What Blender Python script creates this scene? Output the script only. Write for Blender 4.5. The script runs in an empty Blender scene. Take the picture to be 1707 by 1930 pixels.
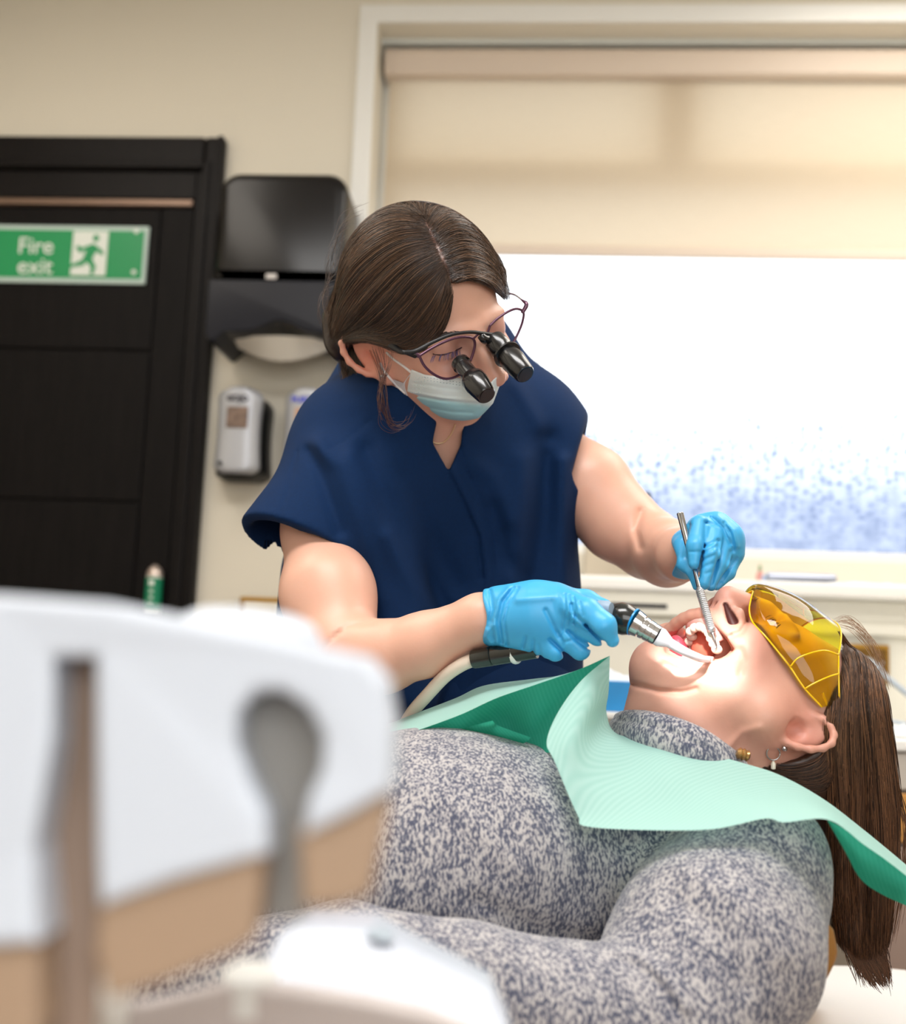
import bpy, math, random
import numpy as np
from mathutils import Matrix, Vector
random.seed(4); rng = np.random.default_rng(7)
F = 2275.0; W0, H0 = 1707.0, 1930.0
scene = bpy.context.scene
# ---------------------------------------------------------------- camera
cam_d = bpy.data.cameras.new('camera'); cam = bpy.data.objects.new('camera', cam_d)
scene.collection.objects.link(cam); scene.camera = cam
CAM_LOC = Vector((0, 0, 1.0))
CAM_R = (Matrix.Rotation(math.radians(4.3), 4, 'Z') @ Matrix.Rotation(math.radians(90 + 7.8), 4, 'X')
         @ Matrix.Rotation(math.radians(2.3), 4, 'Z'))
cam.matrix_world = Matrix.Translation(CAM_LOC) @ CAM_R
cam_d.sensor_fit = 'VERTICAL'; cam_d.sensor_height = 24.0; cam_d.lens = 24.0 * F / H0
cam_d.clip_start = 0.05; cam_d.clip_end = 60
cam_d.dof.use_dof = True; cam_d.dof.focus_distance = 1.21; cam_d.dof.aperture_fstop = 2.4
# ---------------------------------------------------------------- world, exposure
scene.view_settings.view_transform = 'Standard'; scene.view_settings.look = 'None'
scene.view_settings.gamma = 1.0; scene.view_settings.use_curve_mapping = False
scene.view_settings.exposure = 0.38
scene.cycles.use_denoising = True
scene.cycles.max_bounces = 8; scene.cycles.transparent_max_bounces = 16
scene.cycles.caustics_reflective = False; scene.cycles.caustics_refractive = False
scene.cycles.sample_clamp_indirect = 4.0
world = bpy.data.worlds.new('world'); scene.world = world; world.use_nodes = True
wn = world.node_tree; wbg = wn.nodes['Background']
tc = wn.nodes.new('ShaderNodeTexCoord'); sp = wn.nodes.new('ShaderNodeSeparateXYZ')
cr = wn.nodes.new('ShaderNodeValToRGB')
wn.links.new(tc.outputs['Generated'], sp.inputs[0]); wn.links.new(sp.outputs['Z'], cr.inputs[0])
cr.color_ramp.elements[0].position = 0.0; cr.color_ramp.elements[0].color = (0.42, 0.47, 0.55, 1)
cr.color_ramp.elements[1].position = 0.22; cr.color_ramp.elements[1].color = (0.97, 0.985, 1, 1)
wn.links.new(cr.outputs[0], wbg.inputs['Color']); wbg.inputs['Strength'].default_value = 2.6

def c2w(p):
    """camera-frame metres (x right, y up, z towards the viewer) -> world"""
    M = np.array(CAM_R.to_3x3()); return np.asarray(p) @ M.T + np.array(CAM_LOC)
def V(u, v, d):
    return np.array([(u - W0 / 2) / F * d, -(v - H0 / 2) / F * d, -d])
def PW(u, v, Y):
    """world point on the vertical plane y=Y seen at pixel u,v"""
    r = c2w(V(u, v, 1.0)) - np.array(CAM_LOC); t = Y / r[1]
    return np.array(CAM_LOC) + r * t
def w2c(p):
    M = np.array(CAM_R.to_3x3()); return (np.asarray(p) - np.array(CAM_LOC)) @ M
def unit(a):
    a = np.asarray(a, float); return a / np.linalg.norm(a)
# ---------------------------------------------------------------- lights
def area(name, loc, rot, sx, sy, power, col=(1, 1, 1)):
    l = bpy.data.lights.new(name, 'AREA'); l.shape = 'RECTANGLE'; l.size = sx; l.size_y = sy
    l.energy = power; l.color = col
    o = bpy.data.objects.new(name, l); scene.collection.objects.link(o)
    o.location = loc; o.rotation_euler = [math.radians(a) for a in rot]; return o
LIGHTS_HERE = 1
area('ceiling_lamp_front', (-0.2, 0.35, 2.66), (0, 0, 0), 1.2, 0.6, 26, (1, 0.985, 0.965))
area('ceiling_lamp_back', (1.1, 1.9, 2.66), (0, 0, 0), 1.0, 1.3, 20, (1, 0.94, 0.86))
area('ceiling_lamp_left', (-1.2, 1.3, 2.66), (0, 0, 0), 0.6, 1.2, 10, (1, 0.92, 0.82))
area('camera_side_fill', (0.6, -1.55, 1.6), (80, 0, 0), 2.0, 1.4, 24, (0.96, 0.98, 1))  # unseen fill added behind the camera, for windows presumed there
ls = bpy.data.lights.new('dental_lamp', 'SPOT'); lso = bpy.data.objects.new('dental_lamp', ls)
scene.collection.objects.link(lso)
_a = Vector(c2w(V(1324, 1243, 1.16))); _b = Vector(c2w(V(1190, 300, 0.80)))
lso.location = _b; lso.rotation_euler = (_a - _b).to_track_quat('-Z', 'Y').to_euler()
ls.energy = 34; ls.spot_size = math.radians(8.8); ls.spot_blend = 0.22; ls.shadow_soft_size = 0.02; ls.color = (1, 0.98, 0.96)

# ---------------------------------------------------------------- materials
WORG = {}
def srgb(r, g, b):
    f = lambda c: c / 12.92 if c <= 0.04045 else ((c + 0.055) / 1.055) ** 2.4
    return (f(r / 255), f(g / 255), f(b / 255), 1)
def mat(name, col, rough=0.5, metal=0.0, bump=None, var=None, coat=0.0, sss=0.0, spec=None, aniso=None, attr=False, sheen=0.0, trans=0.0):
    m = bpy.data.materials.new(name); m.use_nodes = True; nt = m.node_tree; b = nt.nodes['Principled BSDF']
    N = nt.nodes.new; L = nt.links.new
    if len(col) == 3: col = srgb(*col)
    b.inputs['Base Color'].default_value = col; b.inputs['Roughness'].default_value = rough
    b.inputs['Metallic'].default_value = metal; b.inputs['Coat Weight'].default_value = coat
    b.inputs['Coat Roughness'].default_value = 0.08; b.inputs['Sheen Weight'].default_value = sheen
    if spec is not None: b.inputs['Specular IOR Level'].default_value = spec
    if trans: b.inputs['Transmission Weight'].default_value = trans
    if sss:
        b.inputs['Subsurface Weight'].default_value = sss; b.inputs['Subsurface Radius'].default_value = (1, .35, .2)
        b.inputs['Subsurface Scale'].default_value = 0.008
    t = N('ShaderNodeTexCoord')
    src = None
    if attr:
        a = N('ShaderNodeVertexColor'); a.layer_name = 'tint'; src = a.outputs['Color']
    if var:   # (scale, amount, stretch xyz)
        mp = N('ShaderNodeMapping'); L(t.outputs['Object'], mp.inputs[0]); mp.inputs['Scale'].default_value = var[2] if len(var) > 2 else (1, 1, 1)
        n = N('ShaderNodeTexNoise'); n.inputs['Scale'].default_value = var[0]; n.inputs['Detail'].default_value = 4; L(mp.outputs[0], n.inputs[0])
        mr = N('ShaderNodeMapRange'); mr.inputs['From Min'].default_value = .3; mr.inputs['From Max'].default_value = .7
        mr.inputs['To Min'].default_value = 1 - var[1]; mr.inputs['To Max'].default_value = 1 + var[1]; L(n.outputs[0], mr.inputs[0])
        mx = N('ShaderNodeVectorMath'); mx.operation = 'SCALE'
        if src: L(src, mx.inputs[0])
        else: mx.inputs[0].default_value = col[:3]
        L(mr.outputs[0], mx.inputs['Scale']); src = mx.outputs[0]
    if src: L(src, b.inputs['Base Color'])
    if bump:  # (scale, strength, distance, stretch)
        mp = N('ShaderNodeMapping'); L(t.outputs['Object'], mp.inputs[0]); mp.inputs['Scale'].default_value = bump[3] if len(bump) > 3 else (1, 1, 1)
        n = N('ShaderNodeTexNoise'); n.inputs['Scale'].default_value = bump[0]; n.inputs['Detail'].default_value = 5; L(mp.outputs[0], n.inputs[0])
        bp = N('ShaderNodeBump'); bp.inputs['Strength'].default_value = bump[1]; bp.inputs['Distance'].default_value = bump[2]
        L(n.outputs[0], bp.inputs['Height']); L(bp.outputs[0], b.inputs['Normal'])
    return m
def clear(name, tint, rough=0.02, fac=0.12):
    m = bpy.data.materials.new(name); m.use_nodes = True; nt = m.node_tree; nt.nodes.clear(); N = nt.nodes.new; L = nt.links.new
    o = N('ShaderNodeOutputMaterial'); tr = N('ShaderNodeBsdfTransparent'); tr.inputs[0].default_value = tint
    g = N('ShaderNodeBsdfGlossy'); g.inputs['Roughness'].default_value = rough
    fr = N('ShaderNodeLayerWeight'); fr.inputs[0].default_value = fac
    mx = N('ShaderNodeMixShader'); L(fr.outputs['Fresnel'], mx.inputs[0]); L(tr.outputs[0], mx.inputs[1]); L(g.outputs[0], mx.inputs[2]); L(mx.outputs[0], o.inputs[0])
    return m

# ---------------------------------------------------------------- objects
def link(o, parent=None):
    scene.collection.objects.link(o)
    if parent is not None:
        o.parent = parent; o.matrix_parent_inverse = Matrix.Translation(-parent.location) if parent.rotation_euler.x == 0 else parent.matrix_world.inverted()
    return o
def thing(name, label, cat, loc, group=None):
    o = bpy.data.objects.new(name, None); o.empty_display_size = 0.05; o.location = Vector(loc); scene.collection.objects.link(o)
    o['label'] = label; o['category'] = cat
    if group: o['group'] = group
    return o
def tag(o, label=None, cat=None, group=None, kind=None):
    if label: o['label'] = label
    if cat: o['category'] = cat
    if group: o['group'] = group
    if kind: o['kind'] = kind
    return o
def mesh_obj(name, verts, faces, m, parent=None, smooth=True, tint=None, org=None):
    """verts in world metres; origin moved to the centre of the bottom"""
    verts = np.asarray(verts, float)
    if org is None:
        org = np.array([(verts[:, 0].min() + verts[:, 0].max()) / 2, (verts[:, 1].min() + verts[:, 1].max()) / 2, verts[:, 2].min()])
    me = bpy.data.meshes.new(name); lv = verts - org
    if isinstance(faces, np.ndarray):
        n, k = faces.shape
        me.vertices.add(len(lv)); me.vertices.foreach_set('co', lv.astype(np.float32).ravel())
        me.loops.add(n * k); me.loops.foreach_set('vertex_index', faces.astype(np.int32).ravel())
        me.polygons.add(n); me.polygons.foreach_set('loop_start', np.arange(0, n * k, k, dtype=np.int32))
        me.update(calc_edges=True); me.validate()
    else:
        me.from_pydata([tuple(v) for v in lv], [], faces); me.update()
    me.polygons.foreach_set('use_smooth', np.full(len(me.polygons), smooth, dtype=bool))
    ms = m if isinstance(m, (list, tuple)) else [m]
    for x in ms: me.materials.append(x)
    if tint is not None:
        ca = me.color_attributes.new('tint', 'FLOAT_COLOR', 'POINT')
        t = np.ones((len(lv), 4), np.float32); t[:, :3] = tint; ca.data.foreach_set('color', t.ravel())
    o = bpy.data.objects.new(name, me); o.location = Vector(org); link(o, parent)
    if parent is not None:
        o.matrix_parent_inverse = Matrix.Identity(4); o.location = Vector(org) - WORG.get(parent.name, parent.location)
    WORG[o.name] = Vector(org)
    return o
def box(name, p0, p1, m, parent=None, bev=0.0, smooth=False):
    """axis-aligned bevelled box in world"""
    import bmesh
    p0 = np.minimum(p0, p1) * 1.0, np.maximum(p0, p1) * 1.0
    a, b = p0; c = (a + b) / 2; s = b - a
    bm = bmesh.new(); bmesh.ops.create_cube(bm, size=1)
    for v in bm.verts: v.co = Vector((v.co.x * s[0], v.co.y * s[1], v.co.z * s[2]))
    if bev: bmesh.ops.bevel(bm, geom=list(bm.edges), offset=min(bev, min(s) * .45), segments=3, profile=.5, affect='EDGES')
    vs = np.array([v.co[:] for v in bm.verts]) + c; fs = [[v.index for v in f.verts] for f in bm.faces]; bm.free()
    return mesh_obj(name, vs, fs, m, parent, smooth=bool(bev) and smooth)
def frame_axes(t, ref=(0, 0, 1)):
    t = unit(t); r = np.asarray(ref, float)
    if abs(np.dot(t, r)) > .95: r = np.array([1., 0, 0])
    a = unit(np.cross(t, r)); b = np.cross(t, a); return a, b
def tube_geo(pts, rad, seg=12, cap=True, ref=(0, 0, 1), prof=(1, 1)):
    pts = np.asarray(pts, float); n = len(pts); rad = np.broadcast_to(np.asarray(rad, float), (n,))
    tg = np.gradient(pts, axis=0); vs = []; fs = []
    a, b = frame_axes(tg[0], ref)
    for i in range(n):
        t = unit(tg[i]) if np.linalg.norm(tg[i]) > 1e-9 else unit(tg[max(i - 1, 0)]); a = unit(a - t * np.dot(a, t)); b = np.cross(t, a)
        for j in range(seg):
            an = 2 * math.pi * j / seg
            vs.append(pts[i] + rad[i] * (math.cos(an) * a * prof[0] + math.sin(an) * b * prof[1]))
    for i in range(n - 1):
        for j in range(seg):
            k = (j + 1) % seg; fs.append([i * seg + j, i * seg + k, (i + 1) * seg + k, (i + 1) * seg + j])
    if cap: fs.append(list(range(seg))[::-1]); fs.append([(n - 1) * seg + j for j in range(seg)])
    return np.array(vs), fs
def lathe(name, p0, p1, prof, m, parent=None, seg=32, smooth=True):
    """prof: (t along p0->p1 in 0..1, radius); world points"""
    p0 = np.asarray(p0, float); p1 = np.asarray(p1, float); ax = p1 - p0; a, b = frame_axes(ax); vs = []; fs = []
    for t, r in prof:
        for j in range(seg):
            an = 2 * math.pi * j / seg; vs.append(p0 + ax * t + r * (math.cos(an) * a + math.sin(an) * b))
    n = len(prof)
    for i in range(n - 1):
        for j in range(seg):
            k = (j + 1) % seg; fs.append([i * seg + j, i * seg + k, (i + 1) * seg + k, (i + 1) * seg + j])
    fs.append(list(range(seg))[::-1]); fs.append([(n - 1) * seg + j for j in range(seg)])
    o = mesh_obj(name, vs, fs, m, parent, smooth)
    if smooth:
        sh = o.modifiers.new('edge', 'EDGE_SPLIT'); sh.split_angle = math.radians(35)
    return o
def cat(pts, n):
    """Catmull-Rom through pts (k, dims) -> n samples"""
    p = np.asarray(pts, float)
    if len(p) == 2: return p[0] + (p[1] - p[0]) * np.linspace(0, 1, n)[:, None]
    p = np.vstack([2 * p[0] - p[1], p, 2 * p[-1] - p[-2]]); k = len(p) - 3
    t = np.linspace(0, k - 1e-9, n); i = t.astype(int); f = (t - i)[:, None]
    a, b, c, d = p[i], p[i + 1], p[i + 2], p[i + 3]
    return .5 * ((2 * b) + (-a + c) * f + (2 * a - 5 * b + 4 * c - d) * f * f + (-a + 3 * b - 3 * c + d) * f ** 3)
def tube(name, pts, rad, m, parent=None, seg=12, n=None, prof=(1, 1), ref=(0, 0, 1)):
    pts = np.asarray(pts, float)
    if n:
        r = np.broadcast_to(np.asarray(rad, float), (len(pts),)); q = cat(np.column_stack([pts, r]), n); pts, rad = q[:, :3], q[:, 3]
    vs, fs = tube_geo(pts, rad, seg, prof=prof, ref=ref); return mesh_obj(name, vs, fs, m, parent)
def poly_slab(name, poly, off, m, parent=None, smooth=False):
    """closed planar polygon of world points extruded by vector off"""
    poly = np.asarray(poly, float); n = len(poly); vs = np.vstack([poly, poly + np.asarray(off, float)])
    fs = [list(range(n)), list(range(2 * n - 1, n - 1, -1))] + [[i, i + n, (i + 1) % n + n, (i + 1) % n] for i in range(n)]
    return mesh_obj(name, vs, fs, m, parent, smooth)

# ---------------------------------------------------------------- signed-distance sculpting (camera-frame metres)
def _seg(P, a, b):
    ba = b - a; h = np.clip((P - a) @ ba / (ba @ ba + 1e-12), 0, 1); return h, P - a - h[:, None] * ba
def cone(a, b, ra, rb):
    a = np.asarray(a, np.float32); b = np.asarray(b, np.float32)
    def f(P):
        h, q = _seg(P, a, b); return np.sqrt((q * q).sum(1)) - (ra + (rb - ra) * h)
    return f
def ell(c, r, R=None):
    """ellipsoid, R rows = local axes"""
    c = np.asarray(c, np.float32); r = np.asarray(r, np.float32); R = np.eye(3, dtype=np.float32) if R is None else np.asarray(R, np.float32)
    def f(P):
        q = (P - c) @ R.T; k0 = np.sqrt(((q / r) ** 2).sum(1)); k1 = np.sqrt(((q / (r * r)) ** 2).sum(1)); return k0 * (k0 - 1) / np.maximum(k1, 1e-6)
    return f
def rbox(c, s, rad, R=None):
    c = np.asarray(c, np.float32); s = np.asarray(s, np.float32) - rad; R = np.eye(3, dtype=np.float32) if R is None else np.asarray(R, np.float32)
    def f(P):
        q = np.abs((P - c) @ R.T) - s; return np.sqrt((np.maximum(q, 0) ** 2).sum(1)) + np.minimum(q.max(1), 0) - rad
    return f
def half(p, n):
    p = np.asarray(p, np.float32); n = unit(n).astype(np.float32)
    return lambda P: (P - p) @ n
class Sdf:
    def __init__(s): s.ops = []
    def add(s, f, k=0.01): s.ops.append(('u', f, k)); return s
    def sub(s, f, k=0.005): s.ops.append(('s', f, k)); return s
    def cut(s, f, k=0.003): s.ops.append(('i', f, k)); return s
    def disp(s, f): s.ops.append(('d', f, 0)); return s
    def chain(s, pts, k=0.01):
        for (p, r), (q, t) in zip(pts[:-1], pts[1:]): s.add(cone(p, q, r, t), k)
        return s
def _smin(a, b, k):
    h = np.maximum(k - np.abs(a - b), 0) / k; return np.minimum(a, b) - h * h * k * .25
def sdf_eval(sd, P, cull=None, diag=0, bid=None):
    """cull: list filled/used with per-op active block masks"""
    d = np.full(len(P), 1e3, np.float32)
    for i, (kd, f, k) in enumerate(sd.ops):
        if cull is None:
            v = f(P).astype(np.float32)
            d = v_apply(kd, d, v, k)
        else:
            act = cull[i][bid]
            if not act.any(): continue
            v = f(P[act]).astype(np.float32); d[act] = v_apply(kd, d[act], v, k)
    return d
def v_apply(kd, d, v, k):
    k = max(k, 1e-5)
    if kd == 'u': return _smin(d, v, k)
    if kd == 's': return -_smin(-d, v, k)
    if kd == 'i': return -_smin(-d, -v, k)
    return d + v
def sdf_mesh(sd, lo, hi, h, n=8):
    lo = np.asarray(lo, float); hi = np.asarray(hi, float); B = h * n; nb = np.ceil((hi - lo) / B).astype(int)
    g = np.stack(np.meshgrid(*[np.arange(x) for x in nb], indexing='ij'), -1).reshape(-1, 3)
    C = (lo + (g + .5) * B).astype(np.float32); diag = B * .87
    d = np.full(len(C), 1e3, np.float32); masks = []
    for kd, f, k in sd.ops:
        v = f(C).astype(np.float32)
        if kd == 'u': masks.append(v - d < k + 2.6 * diag)
        elif kd in 's': masks.append(v < k + 2.6 * diag)
        else: masks.append(np.ones(len(C), bool))
        d = v_apply(kd, d, v, k)
    a = np.abs(d) < diag * 1.5 + .003; g = g[a]; masks = [m[a] for m in masks]
    loc = np.stack(np.meshgrid(*[np.arange(n + 1)] * 3, indexing='ij'), -1).reshape(-1, 3)
    VV, KK, QQ = [], [], []; S = nb * n + 4
    enc = lambda c: ((c[:, 0] + 1) * S[1] + (c[:, 1] + 1)) * S[2] + (c[:, 2] + 1)
    CH = 400
    offs = np.array([[i, j, k] for i in (0, 1) for j in (0, 1) for k in (0, 1)])
    edges = [(p, q) for p in range(8) for q in range(8) if p < q and np.abs(offs[p] - offs[q]).sum() == 1]
    for s0 in range(0, len(g), CH):
        gb = g[s0:s0 + CH]; nbk = len(gb); G = gb[:, None] * n + loc[None]; bid = np.repeat(np.arange(nbk), len(loc))
        D = sdf_eval(sd, (lo + G.reshape(-1, 3) * h).astype(np.float32), [m[s0:s0 + CH] for m in masks], diag, bid).reshape(nbk, n + 1, n + 1, n + 1)
        cs = [D[:, o[0]:o[0] + n, o[1]:o[1] + n, o[2]:o[2] + n] for o in offs]; st = np.stack(cs, -1); ins = st < 0
        act = ins.any(-1) & ~ins.all(-1); idx = np.argwhere(act)
        if len(idx):
            v8 = st[act]; acc = np.zeros((len(idx), 3)); cnt = np.zeros(len(idx))
            for p, q in edges:
                x, y = v8[:, p], v8[:, q]; cr_ = (x < 0) != (y < 0); t = np.where(cr_, x / np.where(cr_, x - y, 1), 0)
                acc += np.where(cr_[:, None], offs[p] + t[:, None] * (offs[q] - offs[p]), 0); cnt += cr_
            cell = gb[idx[:, 0]] * n + idx[:, 1:]; VV.append(lo + (cell + acc / cnt[:, None]) * h); KK.append(enc(cell))
        for ax in range(3):
            e = [0, 0, 0]; e[ax] = 1
            A = D[:, :n, :n, :n]; Bq = D[:, e[0]:e[0] + n, e[1]:e[1] + n, e[2]:e[2] + n]; m = (A < 0) != (Bq < 0)
            ii = np.argwhere(m)
            if not len(ii): continue
            cell = gb[ii[:, 0]] * n + ii[:, 1:]; b, c = [x for x in range(3) if x != ax]
            if ax == 1: b, c = c, b
            db = np.zeros(3, int); db[b] = 1; dc = np.zeros(3, int); dc[c] = 1
            q = np.stack([enc(cell), enc(cell - db), enc(cell - db - dc), enc(cell - dc)], 1)
            fl = (D[:, :n, :n, :n][m] >= 0); q[fl] = q[fl][:, ::-1]; QQ.append(q)
    VV = np.vstack(VV); KK = np.concatenate(KK); QQ = np.vstack(QQ); o = np.argsort(KK); KK = KK[o]; VV = VV[o]
    j = np.searchsorted(KK, QQ); j = np.clip(j, 0, len(KK) - 1); ok = (KK[j] == QQ).all(1); return VV, j[ok]
def keep_big(v, f, frac=0.02):
    """drop loose crumbs smaller than frac of the mesh"""
    lab = np.arange(len(v))
    for _ in range(400):
        m = lab[f].min(1); new = lab.copy(); np.minimum.at(new, f.ravel(), np.repeat(m, f.shape[1])); new = new[new]
        if (new == lab).all(): break
        lab = new
    u, c = np.unique(lab, return_counts=True); big = set(u[c > frac * len(v)]); ok = np.isin(lab, list(big))
    f = f[ok[f].all(1)]; ren = np.cumsum(ok) - 1; return v[ok], ren[f]
def sdf_obj(name, sd, lo, hi, h, m, parent=None, tintf=None, clean=True):
    v, f = sdf_mesh(sd, lo, hi, h)
    if clean: v, f = keep_big(v, f)
    t = tintf(v) if tintf else None
    return mesh_obj(name, c2w(v), f, m, parent, True, t)
def bounds(pts, pad):
    p = np.array(pts); return p.min(0) - pad, p.max(0) + pad
def px(P):
    """camera-frame points -> pixel u,v"""
    d = -P[:, 2]; return P[:, 0] / d * F + W0 / 2, -P[:, 1] / d * F + H0 / 2
def ray_hit(sd, u, v, d0, d1, off=0.0, step=64):
    """first surface depth along pixel rays (vectorised)"""
    u = np.asarray(u, float); v = np.asarray(v, float); t = np.full(len(u), d0)
    dirs = np.column_stack([(u - W0 / 2) / F, -(v - H0 / 2) / F, -np.ones(len(u))]); nrm = np.linalg.norm(dirs, axis=1)
    for _ in range(step):
        d = sdf_eval(sd, (dirs * t[:, None]).astype(np.float32)) - off
        t = t + np.clip(d, -.01, .03) / nrm * .8
    return t, np.abs(d) < .004
# ================================================================ ROOM
M_wall = mat('wall_paint', (222, 215, 199), .75, bump=(180, .12, .002), var=(1.2, .02))
M_ceil = mat('ceiling_paint', (240, 236, 228), .8)
M_floor = mat('vinyl_floor', (150, 132, 120), .45, var=(14, .12), bump=(90, .1, .001))
M_white = mat('white_gloss_paint', (236, 236, 232), .35, bump=(60, .04, .001))
M_cream = mat('cream_laminate', (232, 228, 214), .35)
M_dark = mat('dark_stained_wood', (15, 11, 11), .42, bump=(30, .25, .002, (8, 8, .6)), var=(20, .25, (6, 6, .5)), spec=.16)
M_brass = mat('brushed_brass', (170, 128, 52), .35, .85, bump=(400, .1, .0005, (1, 1, 20)))
M_black = mat('black_gloss_plastic', (15, 13, 13), .22, spec=.3)
M_blackm = mat('black_matt_plastic', (20, 21, 24), .45)
M_chrome = mat('chrome', (190, 190, 192), .18, 1.0)
YW = 2.75
XL, XR, YB, ZC = -1.75, 2.75, -1.9, 2.75
zt = PW(704, 45, YW)[2]; xl = PW(704, 200, YW)[0]; zb = PW(1400, 1052, YW)[2]; YR = YW + .32
def struct(o, kind='structure'): o['kind'] = kind; return o
struct(box('floor', (XL, YB, -.1), (XR, YR, 0), M_floor)); struct(box('ceiling', (XL, YB, ZC), (XR, YR, ZC + .1), M_ceil))
struct(box('wall_left', (XL - .1, YB, 0), (XL, YR, ZC), M_wall)); struct(box('wall_right', (XR, YB, 0), (XR + .1, YR, ZC), M_wall))
struct(box('wall_behind', (XL, YB - .1, 0), (XR, YB, ZC), M_wall))
# back wall around the window opening, one mesh
def boxes_mesh(name, bs, m, parent=None):
    vs = []; fs = []
    for a, b in bs:
        k = len(vs); x0, y0, z0 = a; x1, y1, z1 = b
        vs += [(x0, y0, z0), (x1, y0, z0), (x1, y1, z0), (x0, y1, z0), (x0, y0, z1), (x1, y0, z1), (x1, y1, z1), (x0, y1, z1)]
        fs += [[k + i for i in q] for q in ((0, 3, 2, 1), (4, 5, 6, 7), (0, 1, 5, 4), (1, 2, 6, 5), (2, 3, 7, 6), (3, 0, 4, 7))]
    return mesh_obj(name, vs, fs, m, parent, False)
xwr = XR - .25
struct(boxes_mesh('wall_back', [((XL, YW, 0), (xl, YR, ZC)), ((xl, YW, zt), (XR, YR, ZC)), ((xl, YW, 0), (XR, YR, zb)), ((xwr, YW, zb), (XR, YR, zt))], M_wall))
# slim plaster bead round the opening
tb = box('trim_1', (xl - .004, YW - .012, zt), (XR - .26, YW, zt + .045), M_white, bev=.004); struct(tb)
tb = box('trim_2', (xl - .045, YW - .012, zb), (xl, YW, zt + .045), M_white, bev=.004); struct(tb)
# window frame with mullion and transom, frosted pane
YG = YW + .17
win = bpy.data.objects.new('window_1', None); win.location = (xl, YG, zb); scene.collection.objects.link(win); win['kind'] = 'structure'
ft = .05
zg = PW(1500, 1040, YG)[2]
box('window_frame', (xl, YG - .03, zb), (xwr, YG + .04, zg), M_white, win, .006)
box('window_frame', (xl, YG - .03, zt - ft), (xwr, YG + .04, zt), M_white, win, .006)
box('window_frame', (xl, YG - .03, zg), (xl + ft, YG + .04, zt - ft), M_white, win, .006)
box('window_frame', (xwr - ft, YG - .03, zg), (xwr, YG + .04, zt - ft), M_white, win, .006)
xm = PW(1270, 250, YG)[0]; ztr = PW(1270, 330, YG)[2]
box('mullion', (xm - .055, YG - .03, ztr), (xm + .055, YG + .04, zt - ft), M_white, win, .006)
box('transom', (xl + ft, YG - .03, ztr - .07), (xwr - ft, YG + .04, ztr + .02), M_white, win, .006)
# frosted glass : plain above, dotted film below
def frosted():
    m = bpy.data.materials.new('frosted_glass'); m.use_nodes = True; nt = m.node_tree; nt.nodes.clear(); N = nt.nodes.new; L = nt.links.new
    o = N('ShaderNodeOutputMaterial'); tr = N('ShaderNodeBsdfTransparent'); tl = N('ShaderNodeBsdfTranslucent'); mx = N('ShaderNodeMixShader')
    t = N('ShaderNodeTexCoord'); s = N('ShaderNodeSeparateXYZ'); L(t.outputs['Object'], s.inputs[0])
    mp = N('ShaderNodeMapping'); mp.inputs['Scale'].default_value = (1, 1, 1.35); L(t.outputs['Object'], mp.inputs[0])
    vo = N('ShaderNodeTexVoronoi'); vo.inputs['Scale'].default_value = 46; vo.inputs['Randomness'].default_value = .55; L(mp.outputs[0], vo.inputs['Vector'])
    dots = N('ShaderNodeMapRange'); dots.inputs['From Min'].default_value = .22; dots.inputs['From Max'].default_value = .42; dots.inputs['To Min'].default_value = 1; dots.inputs['To Max'].default_value = 0; L(vo.outputs['Distance'], dots.inputs[0])
    nz = N('ShaderNodeTexNoise'); nz.inputs['Scale'].default_value = 22; nz.inputs['Detail'].default_value = 5; L(mp.outputs[0], nz.inputs[0])
    # height ramps: h1 film tint (fades out upwards), h2 dots band
    h1 = N('ShaderNodeMapRange'); h1.inputs['From Min'].default_value = .40; h1.inputs['From Max'].default_value = .10; h1.inputs['To Min'].default_value = 0; h1.inputs['To Max'].default_value = 1; L(s.outputs['Z'], h1.inputs[0])
    h2 = N('ShaderNodeMapRange'); h2.inputs['From Min'].default_value = .45; h2.inputs['From Max'].default_value = .33; L(s.outputs['Z'], h2.inputs[0])
    h3 = N('ShaderNodeMapRange'); h3.inputs['From Min'].default_value = .02; h3.inputs['From Max'].default_value = .20; h3.inputs['To Min'].default_value = .25; L(s.outputs['Z'], h3.inputs[0])
    def mul(a, b, k=None):
        q = N('ShaderNodeMath'); q.operation = 'MULTIPLY'; L(a, q.inputs[0])
        if k is None: L(b, q.inputs[1])
        else: q.inputs[1].default_value = k
        return q.outputs[0]
    dm = mul(mul(dots.outputs[0], h2.outputs[0]), h3.outputs[0])
    base = N('ShaderNodeMixRGB'); base.inputs[1].default_value = (.92, .94, .96, 1); base.inputs[2].default_value = (.42, .46, .55, 1)
    fm = N('ShaderNodeMath'); fm.operation = 'MULTIPLY_ADD'; L(nz.outputs[0], fm.inputs[0]); fm.inputs[1].default_value = .7; fm.inputs[2].default_value = .45
    L(mul(h1.outputs[0], fm.outputs[0]), base.inputs[0])
    c2 = N('ShaderNodeMixRGB'); L(dm, c2.inputs[0]); L(base.outputs[0], c2.inputs[1]); c2.inputs[2].default_value = (.22, .27, .40, 1)
    L(c2.outputs[0], tr.inputs[0]); L(c2.outputs[0], tl.inputs[0]); mx.inputs[0].default_value = .12
    L(tr.outputs[0], mx.inputs[1]); L(tl.outputs[0], mx.inputs[2]); L(mx.outputs[0], o.inputs[0]); return m
box('pane', (xl + ft, YG, zg), (xwr - ft, YG + .006, ztr - .07), frosted(), win)
M_glass = clear('clear_glass', (.95, .97, .98, 1))
box('pane', (xl + ft, YG, ztr + .02), (xm - .055, YG + .006, zt - ft), M_glass, win)
box('pane', (xm + .055, YG, ztr + .02), (xwr - ft, YG + .006, zt - ft), M_glass, win)
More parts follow.
